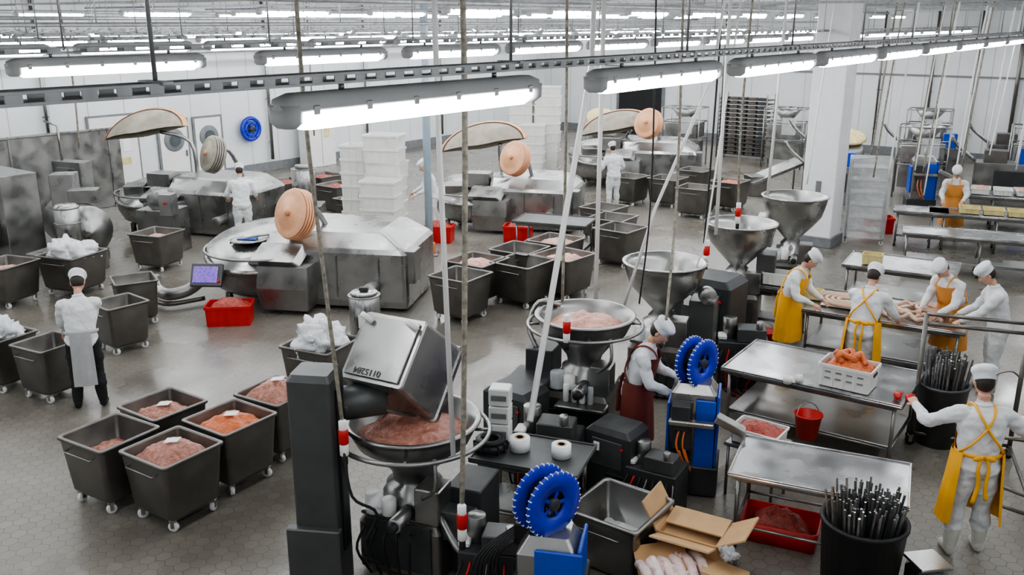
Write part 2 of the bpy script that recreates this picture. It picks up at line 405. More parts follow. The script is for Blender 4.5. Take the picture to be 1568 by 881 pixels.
def crumple(b,c,r,m,seed,n=3):
    for i in range(n):
        cc=(c[0]+random.uniform(-.5,.5)*r,c[1]+random.uniform(-.5,.5)*r,c[2]+random.uniform(-.1,.5)*r*.6)
        rr=r*random.uniform(.5,.8)
        def fn(p,sd=seed+i): 
            q=1+.7*noise.noise(p*(4.5/max(rr,.01))*.35+Vector((sd,sd,0)))+.5*noise.noise(p*(12/max(rr,.01))*.35+Vector((sd,0,sd)))
            return p*q
        b.ell(cc,(rr,rr*.9,rr*.65),m,(random.uniform(0,40),random.uniform(0,40),random.uniform(0,180)),24,16,fn)
def mktub(x,y,yaw=YA+2,fill=None,lvl=.62,hh=.12,label=False,w=.72,cloth=False,seed=0,h=.8):
    b=B(); tub(b,w,h)
    k=.80+(lvl-.2)/.58*.10
    if fill: b.heap(w*k*.99,w*k*.99,lvl,hh,fill,n=30,seed=seed,amp=.04,fr=3.2)
    if label:
        b.box((.03,.0,lvl+hh+.03),(.16,.10,.003),PAPER,(6,-8,25),bev=.001)
    if cloth: crumple(b,(0,0,h-.02),w*.42,CLOTH,seed+5,8)
    return b.done('meat_tub_trolley',(x,y,0),yaw)
mktub(-3.59,8.69,-33,MEAT,.66,.19,True,seed=1,w=.77)
mktub(-4.40,9.05,-31,MEAT,.50,.12,False,seed=2,w=.77)
mktub(-4.10,9.82,-35,MEAT,.62,.15,True,seed=3,w=.75)
mktub(-3.20,9.45,-34,MEATO,.66,.15,True,seed=4,w=.77)
mktub(-2.86,10.22,-30,MEAT,.70,.22,True,seed=5,w=.75)
mktub(-6.50,11.95,-28,WHITEP,.5,.05,seed=6)
mktub(-7.35,12.30,-28,None,cloth=True,seed=3)
mktub(-6.30,13.85,-40,None,seed=7)
mktub(-6.60,15.21,-60,None,seed=8)
mktub(-7.57,18.85,-20,MEATP,.62,.1,seed=9,w=.85)
mktub(-8.54,17.05,-20,None,cloth=True,seed=10,w=.95)
mktub(-9.45,16.31,-20,MEATP,.6,.1,seed=11,w=.9)
for i,(x,y,f) in enumerate(((-.91,15.42,None),(-.66,16.45,MEATP),(.15,17.35,None),(.9,18.1,MEATP),(1.0,16.85,MEATP),(.2,16.35,None),(2.22,21.5,None),(2.3,20.3,None),(3.4,26.0,None),(4.45,25.7,None),(4.98,24.2,None),(6.1,25.2,MEATO),(5.55,27.2,None),(-6.3,25.2,MEATR),(-4.8,24.6,MEATR),(-5.5,26.2,MEATR),(2.35,19.2,None),(-3.9,22.6,None))):
    mktub(x,y,YA+random.uniform(-4,4),f,.68,.12,seed=20+i,w=.92 if y>16 else .86,h=.82)
mktub(-2.68,11.95,-25,None,cloth=True,seed=40,w=.84)
b=B();tub(b,.80,.6,STEEL,False);b.heap(.62,.62,.2,.04,WHITEP,n=14,seed=4,amp=.05);b.done('open_steel_tub',(1.05,7.85,0),YA)

def crate(b,c,w,d,h,m,yaw=0,fill=None,seed=0,ribs=True,slots=False):
    M0=b.M.copy(); b.M=b.M@Matrix.Translation(c)@Matrix.Rotation(R(yaw),4,'Z')
    b.rl([(w*.92,d*.92,0,.03),(w*.95,d*.95,h*.85,.03),(w,d,h*.86,.03),(w,d,h,.03),(w*.93,d*.91,h,.02),(w*.9,d*.88,h*.06,.02)],m,n=2,smooth=False)
    if ribs:
        for i in range(5):
            x=(-.4+.2*i)*w
            for sy in (-1,1): b.box((x,sy*d*.475,h*.42),(.015,.02,h*.8),m,bev=.003)
        if slots:
            for sx in (-1,1): b.box((sx*w*.478,0,h*.7),(.015,.14,.04),DARK,bev=.003)
            for i in range(4):
                for zz in (.68,.4): b.box(((-.3+.2*i)*w,-d*.482,h*zz),(.07,.010,.02),FRAME,bev=.003)
    if fill: b.heap(w*.88,d*.86,h*.75,h*.5,fill,n=16,seed=seed,amp=.04)
    b.M=M0
b=B();crate(b,(0,0,0),.8,.5,.36,RED,0,MEATR,2);b.done('red_plastic_crate',(-4.95,15.15,0),6)
b=B()
for i in range(9): crate(b,(random.uniform(-.03,.03),random.uniform(-.02,.02),i*.3),.84,.62,.31,CRATEW,random.uniform(-2,2))
for i in range(8): crate(b,(-.75,.4,i*.3),.82,.62,.31,CRATEW,random.uniform(-2,2))
for i in range(6): crate(b,(.12,-.7,i*.3),.82,.62,.31,CRATEW,random.uniform(-2,2))
b.done('white_crate_stack',(-2.80,20.1,0),-12)
b=B()
for i in range(10): crate(b,(random.uniform(-.02,.02),0,i*.3),.86,.6,.31,CRATEW)
for i in range(9): crate(b,(-.9,.1,i*.3),.86,.6,.31,CRATEW)
for i in range(6): crate(b,(-.4,-.7,i*.3),.86,.6,.31,CRATEW)
b.done('white_crate_stack',(1.2,30.9,0),-12)
b=B();crate(b,(0,0,0),.64,.44,.28,WHITEP,0,MEATO,2,slots=True)
for i in range(8): b.tube([(random.uniform(-.2,.2),random.uniform(-.12,.12),.3),(random.uniform(-.15,.15),random.uniform(-.1,.1),.40),(random.uniform(-.2,.2),random.uniform(-.12,.12),.34)],.035,MEATO,8,sub=4)
b.done('white_meat_crate',(4.08,10.24,.86),YA)
b=B();crate(b,(0,0,0),.55,.40,.16,WHITEP,0,MEATR,5);b.done('white_meat_crate',(2.72,9.12,.66),YA)
b=B();b.box((0,0,.63),(.6,.5,.04),STEEL)
for x in (-1,1):
    for y in (-1,1): b.tube([(x*.26,y*.2,0),(x*.26,y*.2,.62)],.018,STEEL)
b.done('small_steel_stand',(2.72,9.12,0),YA)
def bucket(b,c,r=.16,h=.3,m=RED):
    b.lathe([(.001,0),(r*.75,0),(r*.98,h*.95),(r*1.06,h*.96),(r*1.06,h),(r*.93,h),(r*.72,.02),(.001,.02)],m,c,seg=24)
    b.ring((c[0],c[1],c[2]+h*.9),r*1.0,.006,STEEL,(70,0,20),24,6,180)
b=B();bucket(b,(0,0,0));b.done('red_bucket',(3.55,9.98,.29))
b=B();bucket(b,(0,0,0),.17,.28);b.done('red_bucket',(4.1,13.9,.0))

def table(name,x,y,l,w,yaw,h=.85,m=STEELT,shelf=True,lip=.02):
    b=B(); b.box((0,0,h-.02),(l,w,.04),m,bev=.01)
    for sy in (-1,1): b.box((0,sy*(w/2-.012),h+.006),(l,.02,.02),m,bev=.004)
    for sx in (-1,1): b.box((sx*(l/2-.012),0,h+.006),(.02,w,.02),m,bev=.004)
    b.box((0,0,h-.07),(l-.14,w-.14,.06),STEEL)
    nx=3 if l>2.3 else 2
    for i in range(nx):
        px=-l/2+.1+(l-.2)*i/(nx-1)
        for sy in (-1,1):
            b.tube([(px,sy*(w/2-.1),.03),(px,sy*(w/2-.1),h-.05)],.022,STEEL,8); b.cyl((px,sy*(w/2-.1),.02),.03,.04,BLACK,seg=10)
        b.tube([(px,-w/2+.1,.25),(px,w/2-.1,.25)],.015,STEEL,8)
    for sy in (-1,1): b.tube([(-l/2+.1,sy*(w/2-.1),.25),(l/2-.1,sy*(w/2-.1),.25)],.015,STEEL,8)
    if shelf: b.box((0,0,.275),(l-.2,w-.2,.025),STEEL)
    return b.done(name,(x,y,0),yaw)
table('steel_work_table',3.93,10.72,2.2,1.3,-34.5)
table('steel_work_table',3.05,8.09,1.65,.95,-24,shelf=False)
table('steel_work_table',5.75,13.25,2.3,1.35,-30)
table('steel_work_table',7.1,15.95,1.9,1.2,-30)
table('steel_work_table',9.7,18.3,3.0,.85,-22)
table('steel_work_table',11.1,20.35,2.9,.85,-24)
table('steel_work_table',12.3,22.9,2.4,.9,-24)
table('steel_work_table',9.6,20.9,1.2,.8,-24)
table('steel_work_table',.22,8.45,1.15,.75,-20,m=DGREY)
table('steel_work_table',.95,19.8,1.7,1.0,-20,m=DGREY)
table('steel_work_table',4.45,14.65,1.1,.6,-30)
b=B()
for i in range(5): crate(b,(-.8+i*.5,random.uniform(-.1,.1),0),.45,.6,.14,WHITEP,random.uniform(-5,5),MEATP if i%2 else None)
b.done('white_trays_on_table',(12.3,22.9,.87),-24)
b=B()
for i in range(3): crate(b,(-.5+i*.5,0,0),.45,.5,.12,YPL,0)
b.done('yellow_trays_on_table',(11.0,20.35,.87),-24)
b=B();b.heap(.7,.4,.0,.3,MEATR,n=16,seed=9,amp=.08);b.rl([(.75,.45,0,.05),(.8,.5,.22,.05),(.76,.46,.22,.05),(.7,.42,.03,.05)],RED);b.done('red_scrap_crate',(2.75,8.25,0),-24)
b=B()
for i in range(2):
    b.ell((i*.13,0,.04),(.045,.08,.04),RED,(0,0,20)); 
    for k in range(4): b.tube([(i*.13-.03+k*.02,.05,.04),(i*.13-.035+k*.024,.13,.035)],.013,RED,6)
b.done('red_rubber_gloves',(4.50,9.80,.86),-30)
b=B();b.lathe([(.001,0),(.05,0),(.06,.08),(.055,.08),(.045,.01),(.001,.01)],WHITEP);b.lathe([(.001,0),(.05,0),(.06,.08),(.055,.08),(.045,.01),(.001,.01)],WHITEP,(.1,.02,.05),(0,90,0));b.done('white_cups',(3.35,10.25,.87))
b=B()
b.box((-.55,0,.008),(.75,.7,.016),WHITEP)
pts=[]
for i in range(64):
    a=i*.42; r=.10+.0048*i; pts.append((r*math.cos(a)*1.25-.55,r*math.sin(a),.045))
b.tube(pts,.026,SAUS,8,sub=2)
for q in range(5):
    pts=[(-.1+.9*i/14,-.42+.17*q+.07*math.sin(i*1.1+q*2),.035+.02*math.sin(i*2+q)) for i in range(15)]
    b.tube(pts,.029,SAUS,8,sub=4)
pts=[]
for i in range(50):
    a=i*.45; r=.06+.0045*i; pts.append((r*math.cos(a)+.62,r*math.sin(a)*.9+.1,.075))
b.tube(pts,.026,SAUS,8,sub=2)
b.done('sausage_links',(5.75,13.25,.87),-30)
b=B();crate(b,(0,0,0),.4,.3,.12,YPL);b.done('yellow_tray',(4.75,13.85,.87),-30)
b=B();crate(b,(0,0,0),.45,.35,.2,WHITEP);b.done('white_tray',(4.45,14.65,.87),-30)
b=B();crate(b,(0,0,0),.35,.3,.18,YPL);b.done('yellow_tray',(6.55,15.95,.87),-30)

# ------------------------------------------------------------ bowl cutters
def bowl_cutter(loc,yaw,sc=1,lid=None,disccol=PEACH,panel=True,disc=(.85,-.45,1.72)):
    b=B()
    def wp(p):
        k=max(0,min(1,(p.z-.2)/.8)); return Vector((p.x,p.y,p.z+.23*p.y*k))
    b.warp=wp
    b.lathe([(.001,.2),(.75,.2),(.98,.38),(1.1,.7),(1.13,.98),(1.16,1.0),(1.16,1.04),(1.12,1.07),(1.0,1.09),(.98,1.115),(.5,1.14),(.001,1.15)],STEELL,seg=56)
    b.ring((0,0,1.0),1.15,.025,STEEL,seg=56)
    b.lathe([(.001,.02),(.28,.02),(.34,.015),(.34,0)],BLUE if False else STEEL,(-.3,-.15,1.14))
    b.box((-.28,-.22,1.175),(.36,.15,.02),BLUE);b.box((-.28,-.03,1.175),(.26,.06,.02),WHITEP);b.tube([(-.6,-.3,1.17),(-.2,-.2,1.26),(0,.1,1.17)],.022,STEEL,8,sub=4)
    b.warp=None
    b.rl([(2.3,1.9,.08,.08,1.75,.35),(2.35,1.95,.2,.1,1.75,.35),(2.35,1.95,1.08,.1,1.75,.35),(2.25,1.85,1.16,.1,1.74,.36),(1.9,1.5,1.38,.1,1.5,.5),(1.7,1.3,1.42,.1,1.45,.52)],STEELL,smooth=False)
    b.box((1.75,-.05,1.265),(1.6,.02,.02),STEEL,(22,0,0));b.box((2.0,.2,1.33),(.02,1.0,.02),STEEL,(12,0,0))
    b.lathe([(.50,-.5),(.58,-.45),(.60,0),(.58,.45),(.50,.5)],STEEL,(.95,.15,.92),(90,0,25),32,180,sc=(1,.8,1))
    b.rl([(.9,.7,.1,.05),(1.0,.8,.5,.05),(.95,.7,.9,.05)],STEEL,(.75,-.75,.0),smooth=False)
    b.rl([(1.0,.5,0,.05),(.8,.6,.12,.05)],STEELL,(.55,-.75,.98),(20,0,0),smooth=False)
    b.box((2.9,-.35,.85),(.3,.4,.6),STEEL);b.cyl((2.3,-.75,.5),.12,.5,STEEL,(90,0,0))
    for x in (.8,1.6,2.4): b.box((x,-.64,.65),(.02,.02,.8),STEEL)
    for x,y in ((-.6,-.5),(-.6,.6),(.8,-.5),(2.7,-.4),(2.7,1.1),(.8,1.1)): b.cyl((x,y,.1),.07,.2,STEELD)
    dx,dy,dz=disc; q=1.12
    b.lathe([(.001,-.10),(.30,-.10),(.38,-.08),(.40,-.05)],disccol,(dx,dy,dz),(72,0,-30),40,sc=(q,q,1.3))
    for i in range(4):
        z=-.05+i*.045; gm=PEACHD if disccol is PEACH else FRAME
        b.lathe([(.40,z),(.42,z+.012),(.40,z+.028)],disccol,(dx,dy,dz),(72,0,-30),40,sc=(q,q,1.3));b.lathe([(.40,z+.028),(.35,z+.03),(.35,z+.042),(.40,z+.045)],gm,(dx,dy,dz),(72,0,-30),40,sc=(q,q,1.3))
    b.lathe([(.40,.13),(.33,.16),(.28,.15),(.26,.17),(.10,.18),(.06,.22),(.001,.22)],disccol,(dx,dy,dz),(72,0,-30),40,sc=(q,q,1.3))
    b.cyl((dx-.08,dy-.26,dz+.08),.05,.06,PEACHD,(72,0,-30))
    b.tube([(dx,dy,dz),(dx+.15,dy+.4,dz+.05),(dx+.3,dy+.8,1.2)],.05,STEEL,10,sub=5)
    if panel:
        b.box((-.58,-1.28,.74),(.56,.1,.42),DGREY,(-30,0,8));b.box((-.585,-1.335,.765),(.44,.02,.30),SCREEN,(-30,0,8));b.cyl((-.33,-1.36,.66),.028,.04,RED,(60,0,0))
        b.tube([(-.55,-1.15,.6),(-.5,-.9,.5)],.05,STEEL)
        b.tube([(-.95,-.6,.55),(-1.15,-.95,.35),(-1.5,-1.1,.28),(-1.85,-.9,.35),(-1.95,-.75,.5)],.11,STEEL,12,sub=6)
        b.tube([(-1.0,-.7,.12),(-1.5,-1.1,.1),(-1.95,-.9,.1)],.05,STEELD,8,sub=5)
    if lid:
        lx,ly,lz=lid
        for m_,pr in ((CREAM,[(.02,.36),(.35,.345),(.7,.26),(.95,.13),(1.08,0),(1.06,0),(.93,.12),(.68,.24),(.34,.32),(.02,.33)]),(PEACH,[(1.0,.07),(1.10,.0),(1.12,.0),(1.03,.09)])):
            b.lathe(pr,m_,(lx,ly,lz),(64,-14,10),36,165,sc=(1.15,.70,1))
        # closing web of the raised lid
        b.lathe([(.02,.0),(1.06,.0)],CREAM,(lx,ly,lz),(64,-14,10),36,165,sc=(1.15,.70,1))
        b.tube([(.7,.6,1.2),(.6,.6,lz-.1),(lx+.5,ly,lz+.15)],.05,STEEL,8,sub=4)
        b.box((.2,-.1,1.3),(.7,.5,.4),STEEL);b.box((-.4,-.5,1.1),(.5,.35,.25),STEEL,(10,0,20))
    return b.done('bowl_cutter',loc,yaw,sc)
bowl_cutter((-4.65,16.75,0),-10)
bowl_cutter((-8.9,22.8,0),-18,.97,(-.75,.5,2.3),CREAM,False,(1.95,-.3,2.05))
bowl_cutter((-1.0,23.2,0),-14,.93,(.15,.5,2.05),PEACH,False,(1.35,-.5,1.95))
bowl_cutter((3.0,29.4,0),-14,1.02,(.3,.4,1.55),PEACH,False,(1.4,-.3,1.95))
b=B();b.box((0,0,.95),(2.2,.8,1.9),STEEL);b.box((0,-.42,1.1),(.9,.03,1.2),STEELL);b.box((.5,-.44,1.5),(.3,.02,.2),DARK);b.cyl((.3,-.6,.7),.5,.4,STEEL,(90,0,0),28);b.done('steel_tumbler_machine',(-11.6,20.2,0),YA)
b=B();b.cyl((0,0,.65),.55,1.6,STEEL,(90,0,30),32);b.lathe([(.55,0),(.3,.3),(.0,.36)],STEEL,(.4,-.7,.65),(90,0,30));b.box((0,0,.2),(1,1,.35),STEELD);b.box((-.2,.2,1.45),(.5,.5,.7),STEELL);b.box((.3,-.2,1.35),(.6,.4,.3),STEEL);b.done('steel_tumbler_machine',(-9.9,20.2,0),10)
b=B();b.box((0,0,1.3),(.9,.4,.9),STEEL);b.box((0,-.21,1.35),(.6,.02,.5),STEELL);b.box((.2,-.23,1.5),(.2,.02,.12),DARK);b.tube([(0,0,0),(0,0,.9)],.06,STEEL);b.box((0,0,.04),(.5,.5,.08),STEELD);b.tube([(-.3,0,1.75),(-.3,0,2.6),(-.7,0,2.7)],.03,STEEL,8);b.done('control_cabinet_stand',(-11.0,22.6,0),-20)
b=B();b.cyl((0,0,.45),.25,.9,STEELL,seg=28);b.lathe([(.25,0),(.27,.02),(.2,.08),(.0,.1)],STEELL,(0,0,.9));b.ring((0,0,.6),.255,.012,STEEL);b.box((0,0,.95),(.1,.1,.1),DARK);b.done('steel_drum',(-9.3,18.6,.45))
b=B();b.box((0,0,.22),(1.3,.9,.44),STEEL);b.done('low_steel_cabinet',(-9.4,18.6,0),-15)
b=B();b.box((0,0,.5),(.9,.7,1.0),STEEL);b.cyl((0,0,1.2),.22,.5,STEEL,(90,0,0));b.box((.35,-.3,1.15),(.3,.3,.5),STEELL);b.cyl((.35,-.47,1.2),.03,.04,RED,(90,0,0));b.done('meat_grinder',(-8.0,20.4,0),-10)
b=B();b.cyl((0,0,.32),.23,.64,STEELL,seg=28);b.ring((0,0,.64),.23,.015,STEEL);b.cyl((0,0,.67),.2,.05,STEELL);b.box((0,0,.73),(.14,.08,.06),DARK);b.box((0,-.24,.3),(.12,.02,.2),WHITEP);b.done('steel_drum',(-2.2,12.9,.55))
b=B();b.box((0,0,.275),(.7,.6,.55),STEELD);b.done('low_steel_cabinet',(-2.15,12.95,0),-20)
b=B();b.cyl((0,0,.45),.3,.9,STEELL,seg=28);b.ring((0,0,.9),.3,.015,STEEL);b.cyl((0,0,.95),.2,.1,STEEL);b.done('steel_drum',(-5.3,22.9,.6));b=B();b.box((0,0,.3),(.9,.8,.6),STEEL);b.done('low_steel_cabinet',(-5.3,22.9,0))

# ------------------------------------------------------------ fillers with hopper
def filler(loc,yaw,rim=1.5,r=.65,deep=.45,fill=None,ring=True,m=STEEL,cone=.2,base=(.85,.75),seed=0,extras=True):
    b=B(); zb=rim-deep; z1=zb-.28
    w,d=base
    b.rl([(w,d,.05,.04),(w,d,z1-.28,.04),(w*.9,d*.9,z1-.2,.04)],STEELD,smooth=False)
    b.box((0,-d/2-.01,.35),(w*.8,.02,.5),DARK); b.box((0,0,z1-.18),(w*.95,d*.95,.05),STEEL)
    b.lathe([(.001,z1-.18),(.30,z1-.18),(.31,z1-.05),(.27,z1-.02),(.27,z1+.05),(.2,z1+.08),(.2,z1+.12),(cone*1.1,z1+.2),(r*.62,zb+deep*.25),(r*.86,zb+deep*.5),(r*.98,zb+deep*.85),(r,rim-.02),(r+.03,rim-.01),(r+.03,rim+.01),(r-.02,rim+.01),(r*.93,zb+deep*.8),(r*.6,zb+deep*.3),(cone,z1+.25)],m,seg=48)
    if fill: b.heap(r*1.72,r*1.72,rim-.17,.14,fill,True,n=26,seed=seed,amp=.06,fr=3)
    else: b.lathe([(cone*1.02,z1+.26),(.001,z1+.26)],STEELD)
    if ring:
        b.ring((0,0,rim-.12),r+.11,.022,STEEL,seg=48)
        for a in (20,110,200,290):
            x,y=math.cos(R(a)),math.sin(R(a)); b.tube([(x*r*.95,y*r*.95,rim-.12),(x*(r+.11),y*(r+.11),rim-.12)],.016,STEEL)
        b.tube([(r*.75,-r*.85,rim-.1),(r*.8,-r*.95,rim-.35),(r*.5,-r*.75,rim-.55)],.02,STEEL,8,sub=4)
    if extras:
        b.box((w*.35,-d*.3,z1+.0),(.25,.3,.35),STEEL);b.cyl((.1,-d/2-.12,z1-.08),.07,.3,STEELL,(90,0,0));b.cyl((.1,-d/2-.28,z1-.08),.05,.12,BLACK,(90,0,0))
        b.cyl((-w*.3,-d*.45,z1-.05),.09,.2,PLAST);b.cyl((-w*.1,-d*.5,z1-.05),.07,.16,WHITEP)
        for i in range(5): b.tube([(-w*.4+.12*i,-d/2-.03,z1-.3),(-w*.45+.14*i,-d/2-.12,.3+.05*i),(-w*.3+.1*i,-d/2-.08,.05)],.014,BLACK,6,sub=4)
    return b,loc,yaw
b,l,yw=filler((-.94,7.87,0),-20,1.5,.62,.42,MEAT,seed=3)
b.box((.55,.15,.45),(.35,.5,.9),DARK);b.box((.55,-.2,.6),(.3,.2,.3),DGREY);b.tube([(.4,-.3,.7),(.7,-.5,.5),(.9,-.45,.55)],.035,STEEL,8,sub=4)
b.done('sausage_filler',l,yw)
b,l,yw=filler((.88,10.35,0),-20,1.72,.58,.42,MEATP,seed=5,base=(.8,.7))
b.box((-.55,.1,1.05),(.35,.4,.35),DARK);b.box((-.6,-.2,.8),(.5,.5,.3),DARK);b.box((-.55,0,.35),(.5,.7,.7),DGREY);b.tube([(-.6,0,1.2),(-.75,.1,1.45),(-.65,.2,1.75),(-.4,.3,1.7)],.03,STEELL,8,sub=4)
for i in range(4): b.cyl((-.1+.1*i,-.42,.86),.035,.22,PLAST if i%2 else WHITEP)
b.box((.1,-.45,.72),(.6,.25,.05),STEEL)
b.done('sausage_filler',l,yw)
b,l,yw=filler((2.12,12.15,0),-20,1.9,.56,.62,None,False,STEELL,.12,(.8,.8)); b.cyl((.62,-.1,1.5),.12,.14,STEELL,(90,0,20)); b.box((.55,.1,1.0),(.35,.4,.8),DGREY); b.done('sausage_filler',l,yw)
b,l,yw=filler((3.85,14.9,0),-20,1.85,.58,.65,None,False,STEELL,.12,(.8,.8)); b.box((.45,.1,1.0),(.3,.4,.7),DGREY);b.done('sausage_filler',l,yw)
b,l,yw=filler((5.40,17.07,0),-20,1.9,.60,.75,None,False,STEELL,.12,(.8,.8)); b.box((-.5,0,1.2),(.3,.4,.6),STEELL);b.done('sausage_filler',l,yw)
b=B();b.rl([(.9,.7,0,.04),(.9,.7,1.35,.04),(.7,.6,1.45,.04)],DARK,smooth=False);b.box((0,-.36,1.0),(.6,.02,.5),DGREY);b.box((.2,-.36,.5),(.4,.03,.3),BLACK);b.box((-.2,-.37,1.1),(.12,.02,.16),PAPER);b.cyl((.3,-.37,1.15),.025,.04,RED,(90,0,0))
ob=b.done('drive_cabinet',(3.0,13.1,0),YA); inst(ob,(.05,9.85,0),YA,.7); inst(ob,(1.15,9.05,0),YA,.62)
b=B();b.box((0,0,.35),(.7,.55,.7),DARK);b.box((.1,-.1,.8),(.4,.3,.2),DGREY);b.cyl((-.2,0,.85),.1,.3,STEEL);b.cyl((.2,-.2,.95),.05,.12,STEELL);b.box((-.3,-.1,.74),(.12,.2,.06),WHITEP)
for i in range(8): b.tube([(-.3+.09*i,-.28,.6),(-.35+.1*i,-.42,.35),(-.25+.06*i,-.38,.03),(-.1+.07*i,-.6,.02)],.013,(BLACK,RED,BLACK,STEELD)[i%4],6,sub=4)
ob=b.done('hydraulic_power_unit',(.42,9.25,0),-15);inst(ob,(1.55,8.75,0),-30,.8);inst(ob,(-.15,7.2,0),-10,.85);inst(ob,(3.35,12.4,0),-10,1)
# lift column with tipped bin
b=B()
b.rl([(.40,.38,0,.03),(.40,.38,2.1,.03),(.34,.32,2.16,.03)],DGREY,(0,0,0),smooth=False)
b.box((-.02,-.21,.35),(.5,.1,.7),DGREY);b.box((.21,0,1.2),(.03,.16,1.6),BLACK);b.tube([(.2,.1,1.75),(.35,.35,1.85),(.45,.5,1.9)],.06,STEEL,10,sub=4)
b.cyl((.32,.3,1.75),.16,.4,DGREY,(0,90,30),24)
M0=b.M.copy()
b.M=Matrix.Translation((.60,.66,1.98))@Matrix.Rotation(R(-20),4,'Z')@Matrix.Rotation(R(-132),4,'X')
w_=.74
b.rl([(w_*.90,w_*.90,-.36,.03),(w_*.93,w_*.93,-.34,.04),(w_*1.02,w_*1.02,.30,.04),(w_*1.07,w_*1.07,.31,.04),(w_*1.07,w_*1.07,.36,.04),(w_*.98,w_*.98,.36,.04),(w_*.86,w_*.86,-.32,.04)],STEELL,n=3,smooth=False)
b.box((0,0,-.375),(w_*.8,w_*.8,.02),STEEL);b.text('0115284',.085,Matrix.Translation((-.05,.22,-.39))@Matrix.Rotation(math.pi,4,'X')@Matrix.Rotation(math.pi,4,'Z'),DARK)
for sx in (-1,1):
    b.cyl((sx*.25,-.25,-.43),.07,.05,WHITEP,(90,0,20),20)
b.M=M0
b.done('bin_lift_column',(-1.74,7.45,0),-8)

# ------------------------------------------------------------ clipper machines with blue reels
def reel(b,c,rot,r=.30,gap=.075):
    M0=b.M.copy(); b.M=b.M@Matrix.Translation(c)@Euler([R(a) for a in rot]).to_matrix().to_4x4()
    for z in (-gap,gap):
        b.lathe([(r*.42,z-.012),(r,z-.015),(r*1.03,z),(r,z+.015),(r*.42,z+.012),(r*.42,z-.012)],BLUER,seg=40)
        for i in range(30):
            a=i*2*math.pi/30; b.box((r*1.0*math.cos(a),r*1.0*math.sin(a),z),(.018,.010,.034),PAPER,(0,0,math.degrees(a)),bev=.002)
    b.lathe([(r*.55,-gap),(r*.55,gap)],BLACK,seg=28); b.cyl((0,0,0),r*.2,gap*2.6,DARK)
    for z in (-gap,gap):
        for i in range(5):
            a=i*1.2566; b.box((r*.30*math.cos(a),r*.30*math.sin(a),z),(r*.4,.03,.015),BLUER,(0,0,math.degrees(a)),bev=.003)
    b.M=M0
def clipper(name,loc,yaw,sc=1,reels=1):
    b=B()
    b.box((0,0,.2),(.62,.55,.35),DARK); b.rl([(.5,.42,.35,.03),(.52,.44,.9,.03),(.5,.40,1.22,.03),(.36,.28,1.32,.03)],STEELL,smooth=False)
    b.box((.27,.0,.80),(.03,.46,.85),BLUE,bev=.01);b.box((-.27,.0,.8),(.03,.44,.6),BLUE);b.box((.14,-.235,.75),(.22,.03,.85),BLUE);b.box((-.1,-.225,.85),(.2,.03,.6),DGREY)
    b.box((-.12,-.3,1.0),(.2,.2,.3),DARK);b.box((.0,-.38,.95),(.5,.1,.06),STEELL);b.box((.42,-.3,.95),(.36,.28,.03),STEELL,(0,25,0));b.box((.42,-.44,.98),(.36,.02,.08),STEEL,(0,25,0))
    b.tube([(-.1,-.3,.95),(-.15,-.42,.7),(-.05,-.4,.45),(-.12,-.36,.6)],.012,ORH,6,sub=5);b.tube([(-.05,-.3,.95),(-.08,-.44,.7),(.02,-.42,.4),(-.06,-.36,.62)],.010,ORH,6,sub=5)
    b.tube([(0,0,1.25),(0,0,1.5)],.025,STEEL)
    for x,y in ((-.25,-.2),(.25,-.2),(.25,.2),(-.25,.2)): caster(b,x,y,.04,m=BLACK)
    if reels: reel(b,(0,0,1.54),(90,0,58),.27,.085)
    return b.done(name,loc,yaw,sc)
clipper('sausage_clipper',(2.03,9.32,0),-15,.98,1)
clipper('sausage_clipper',(11.2,24.6,0),-15,1.2,0)
b=B()
b.box((0,0,.3),(.62,.55,.55),DARK); b.rl([(.5,.42,.5,.03),(.52,.44,.85,.03),(.34,.3,1.0,.03)],STEELL,smooth=False);b.box((.27,.0,.7),(.03,.46,.5),BLUE,bev=.01);b.box((.1,-.235,.7),(.4,.03,.45),BLUE)
b.box((-.2,.1,.9),(.25,.2,.2),BLACK);b.tube([(-.02,0,.95),(-.02,0,1.25)],.025,STEEL);reel(b,(-.04,0,1.26),(90,0,50),.28,.09)
for i in range(7): b.tube([(-.3,-.1+.05*i,.9),(-.45-.03*i,-.1,.7),(-.4-.05*i,-.1,.2)],.012,BLACK,6,sub=4)
b.done('sausage_clipper',(.33,6.75,0),-12)

b=B();b.lathe([(.035,0),(.10,0),(.10,.13),(.035,.13),(.035,0)],PAPER);b.lathe([(.034,.132),(.05,.133)],CARD);b.lathe([(.034,.132),(.034,.03)],BLACK);ob=b.done('label_roll',(.50,8.35,.86)); inst(ob,(.08,8.5,.86),0,1.05)
b=B();b.ring((0,0,.05),.13,.045,BLACK);b.ring((0,0,.11),.12,.035,BLACK)
for i in range(12): b.box((.13*math.cos(i*.52),.13*math.sin(i*.52),.05),(.1,.012,.1),BLACK,(0,0,math.degrees(i*.52)))
b.done('black_wire_reel',(-.22,8.5,.86))
b=B();
for i in range(3): b.box((0,0,.1+i*.2),(.22,.2,.19),WHITEP)
for i in range(3): b.box((0,-.105,.1+i*.2),(.16,.01,.06),FRAME)
b.done('white_parts_organizer',(-.12,8.75,.86),-10)
def rodbin(name,loc,r,h,n,L,m=BLACK):
    b=B(); b.lathe([(.001,0),(r*.85,0),(r,h*.95),(r*1.04,h*.96),(r*1.04,h),(r*.95,h),(r*.82,.03),(.001,.03)],m,seg=32)
    for i in range(n):
        a=random.uniform(0,6.28);q=r*.8*math.sqrt(random.random()); x,y=q*math.cos(a),q*math.sin(a)
        tx,ty=x*1.15+random.uniform(-.05,.05),y*1.15+random.uniform(-.05,.05)
        z=h+L*random.uniform(.5,1); w=random.choice((.012,.014,.010))
        b.tube([(x*.7,y*.7,.1),(tx,ty,z)],w,STEELT if i%3 else STEEL,4,smooth=False)
    return b.done(name,loc)
rodbin('rod_bin',(3.18,7.25,0),.37,.80,140,.28)
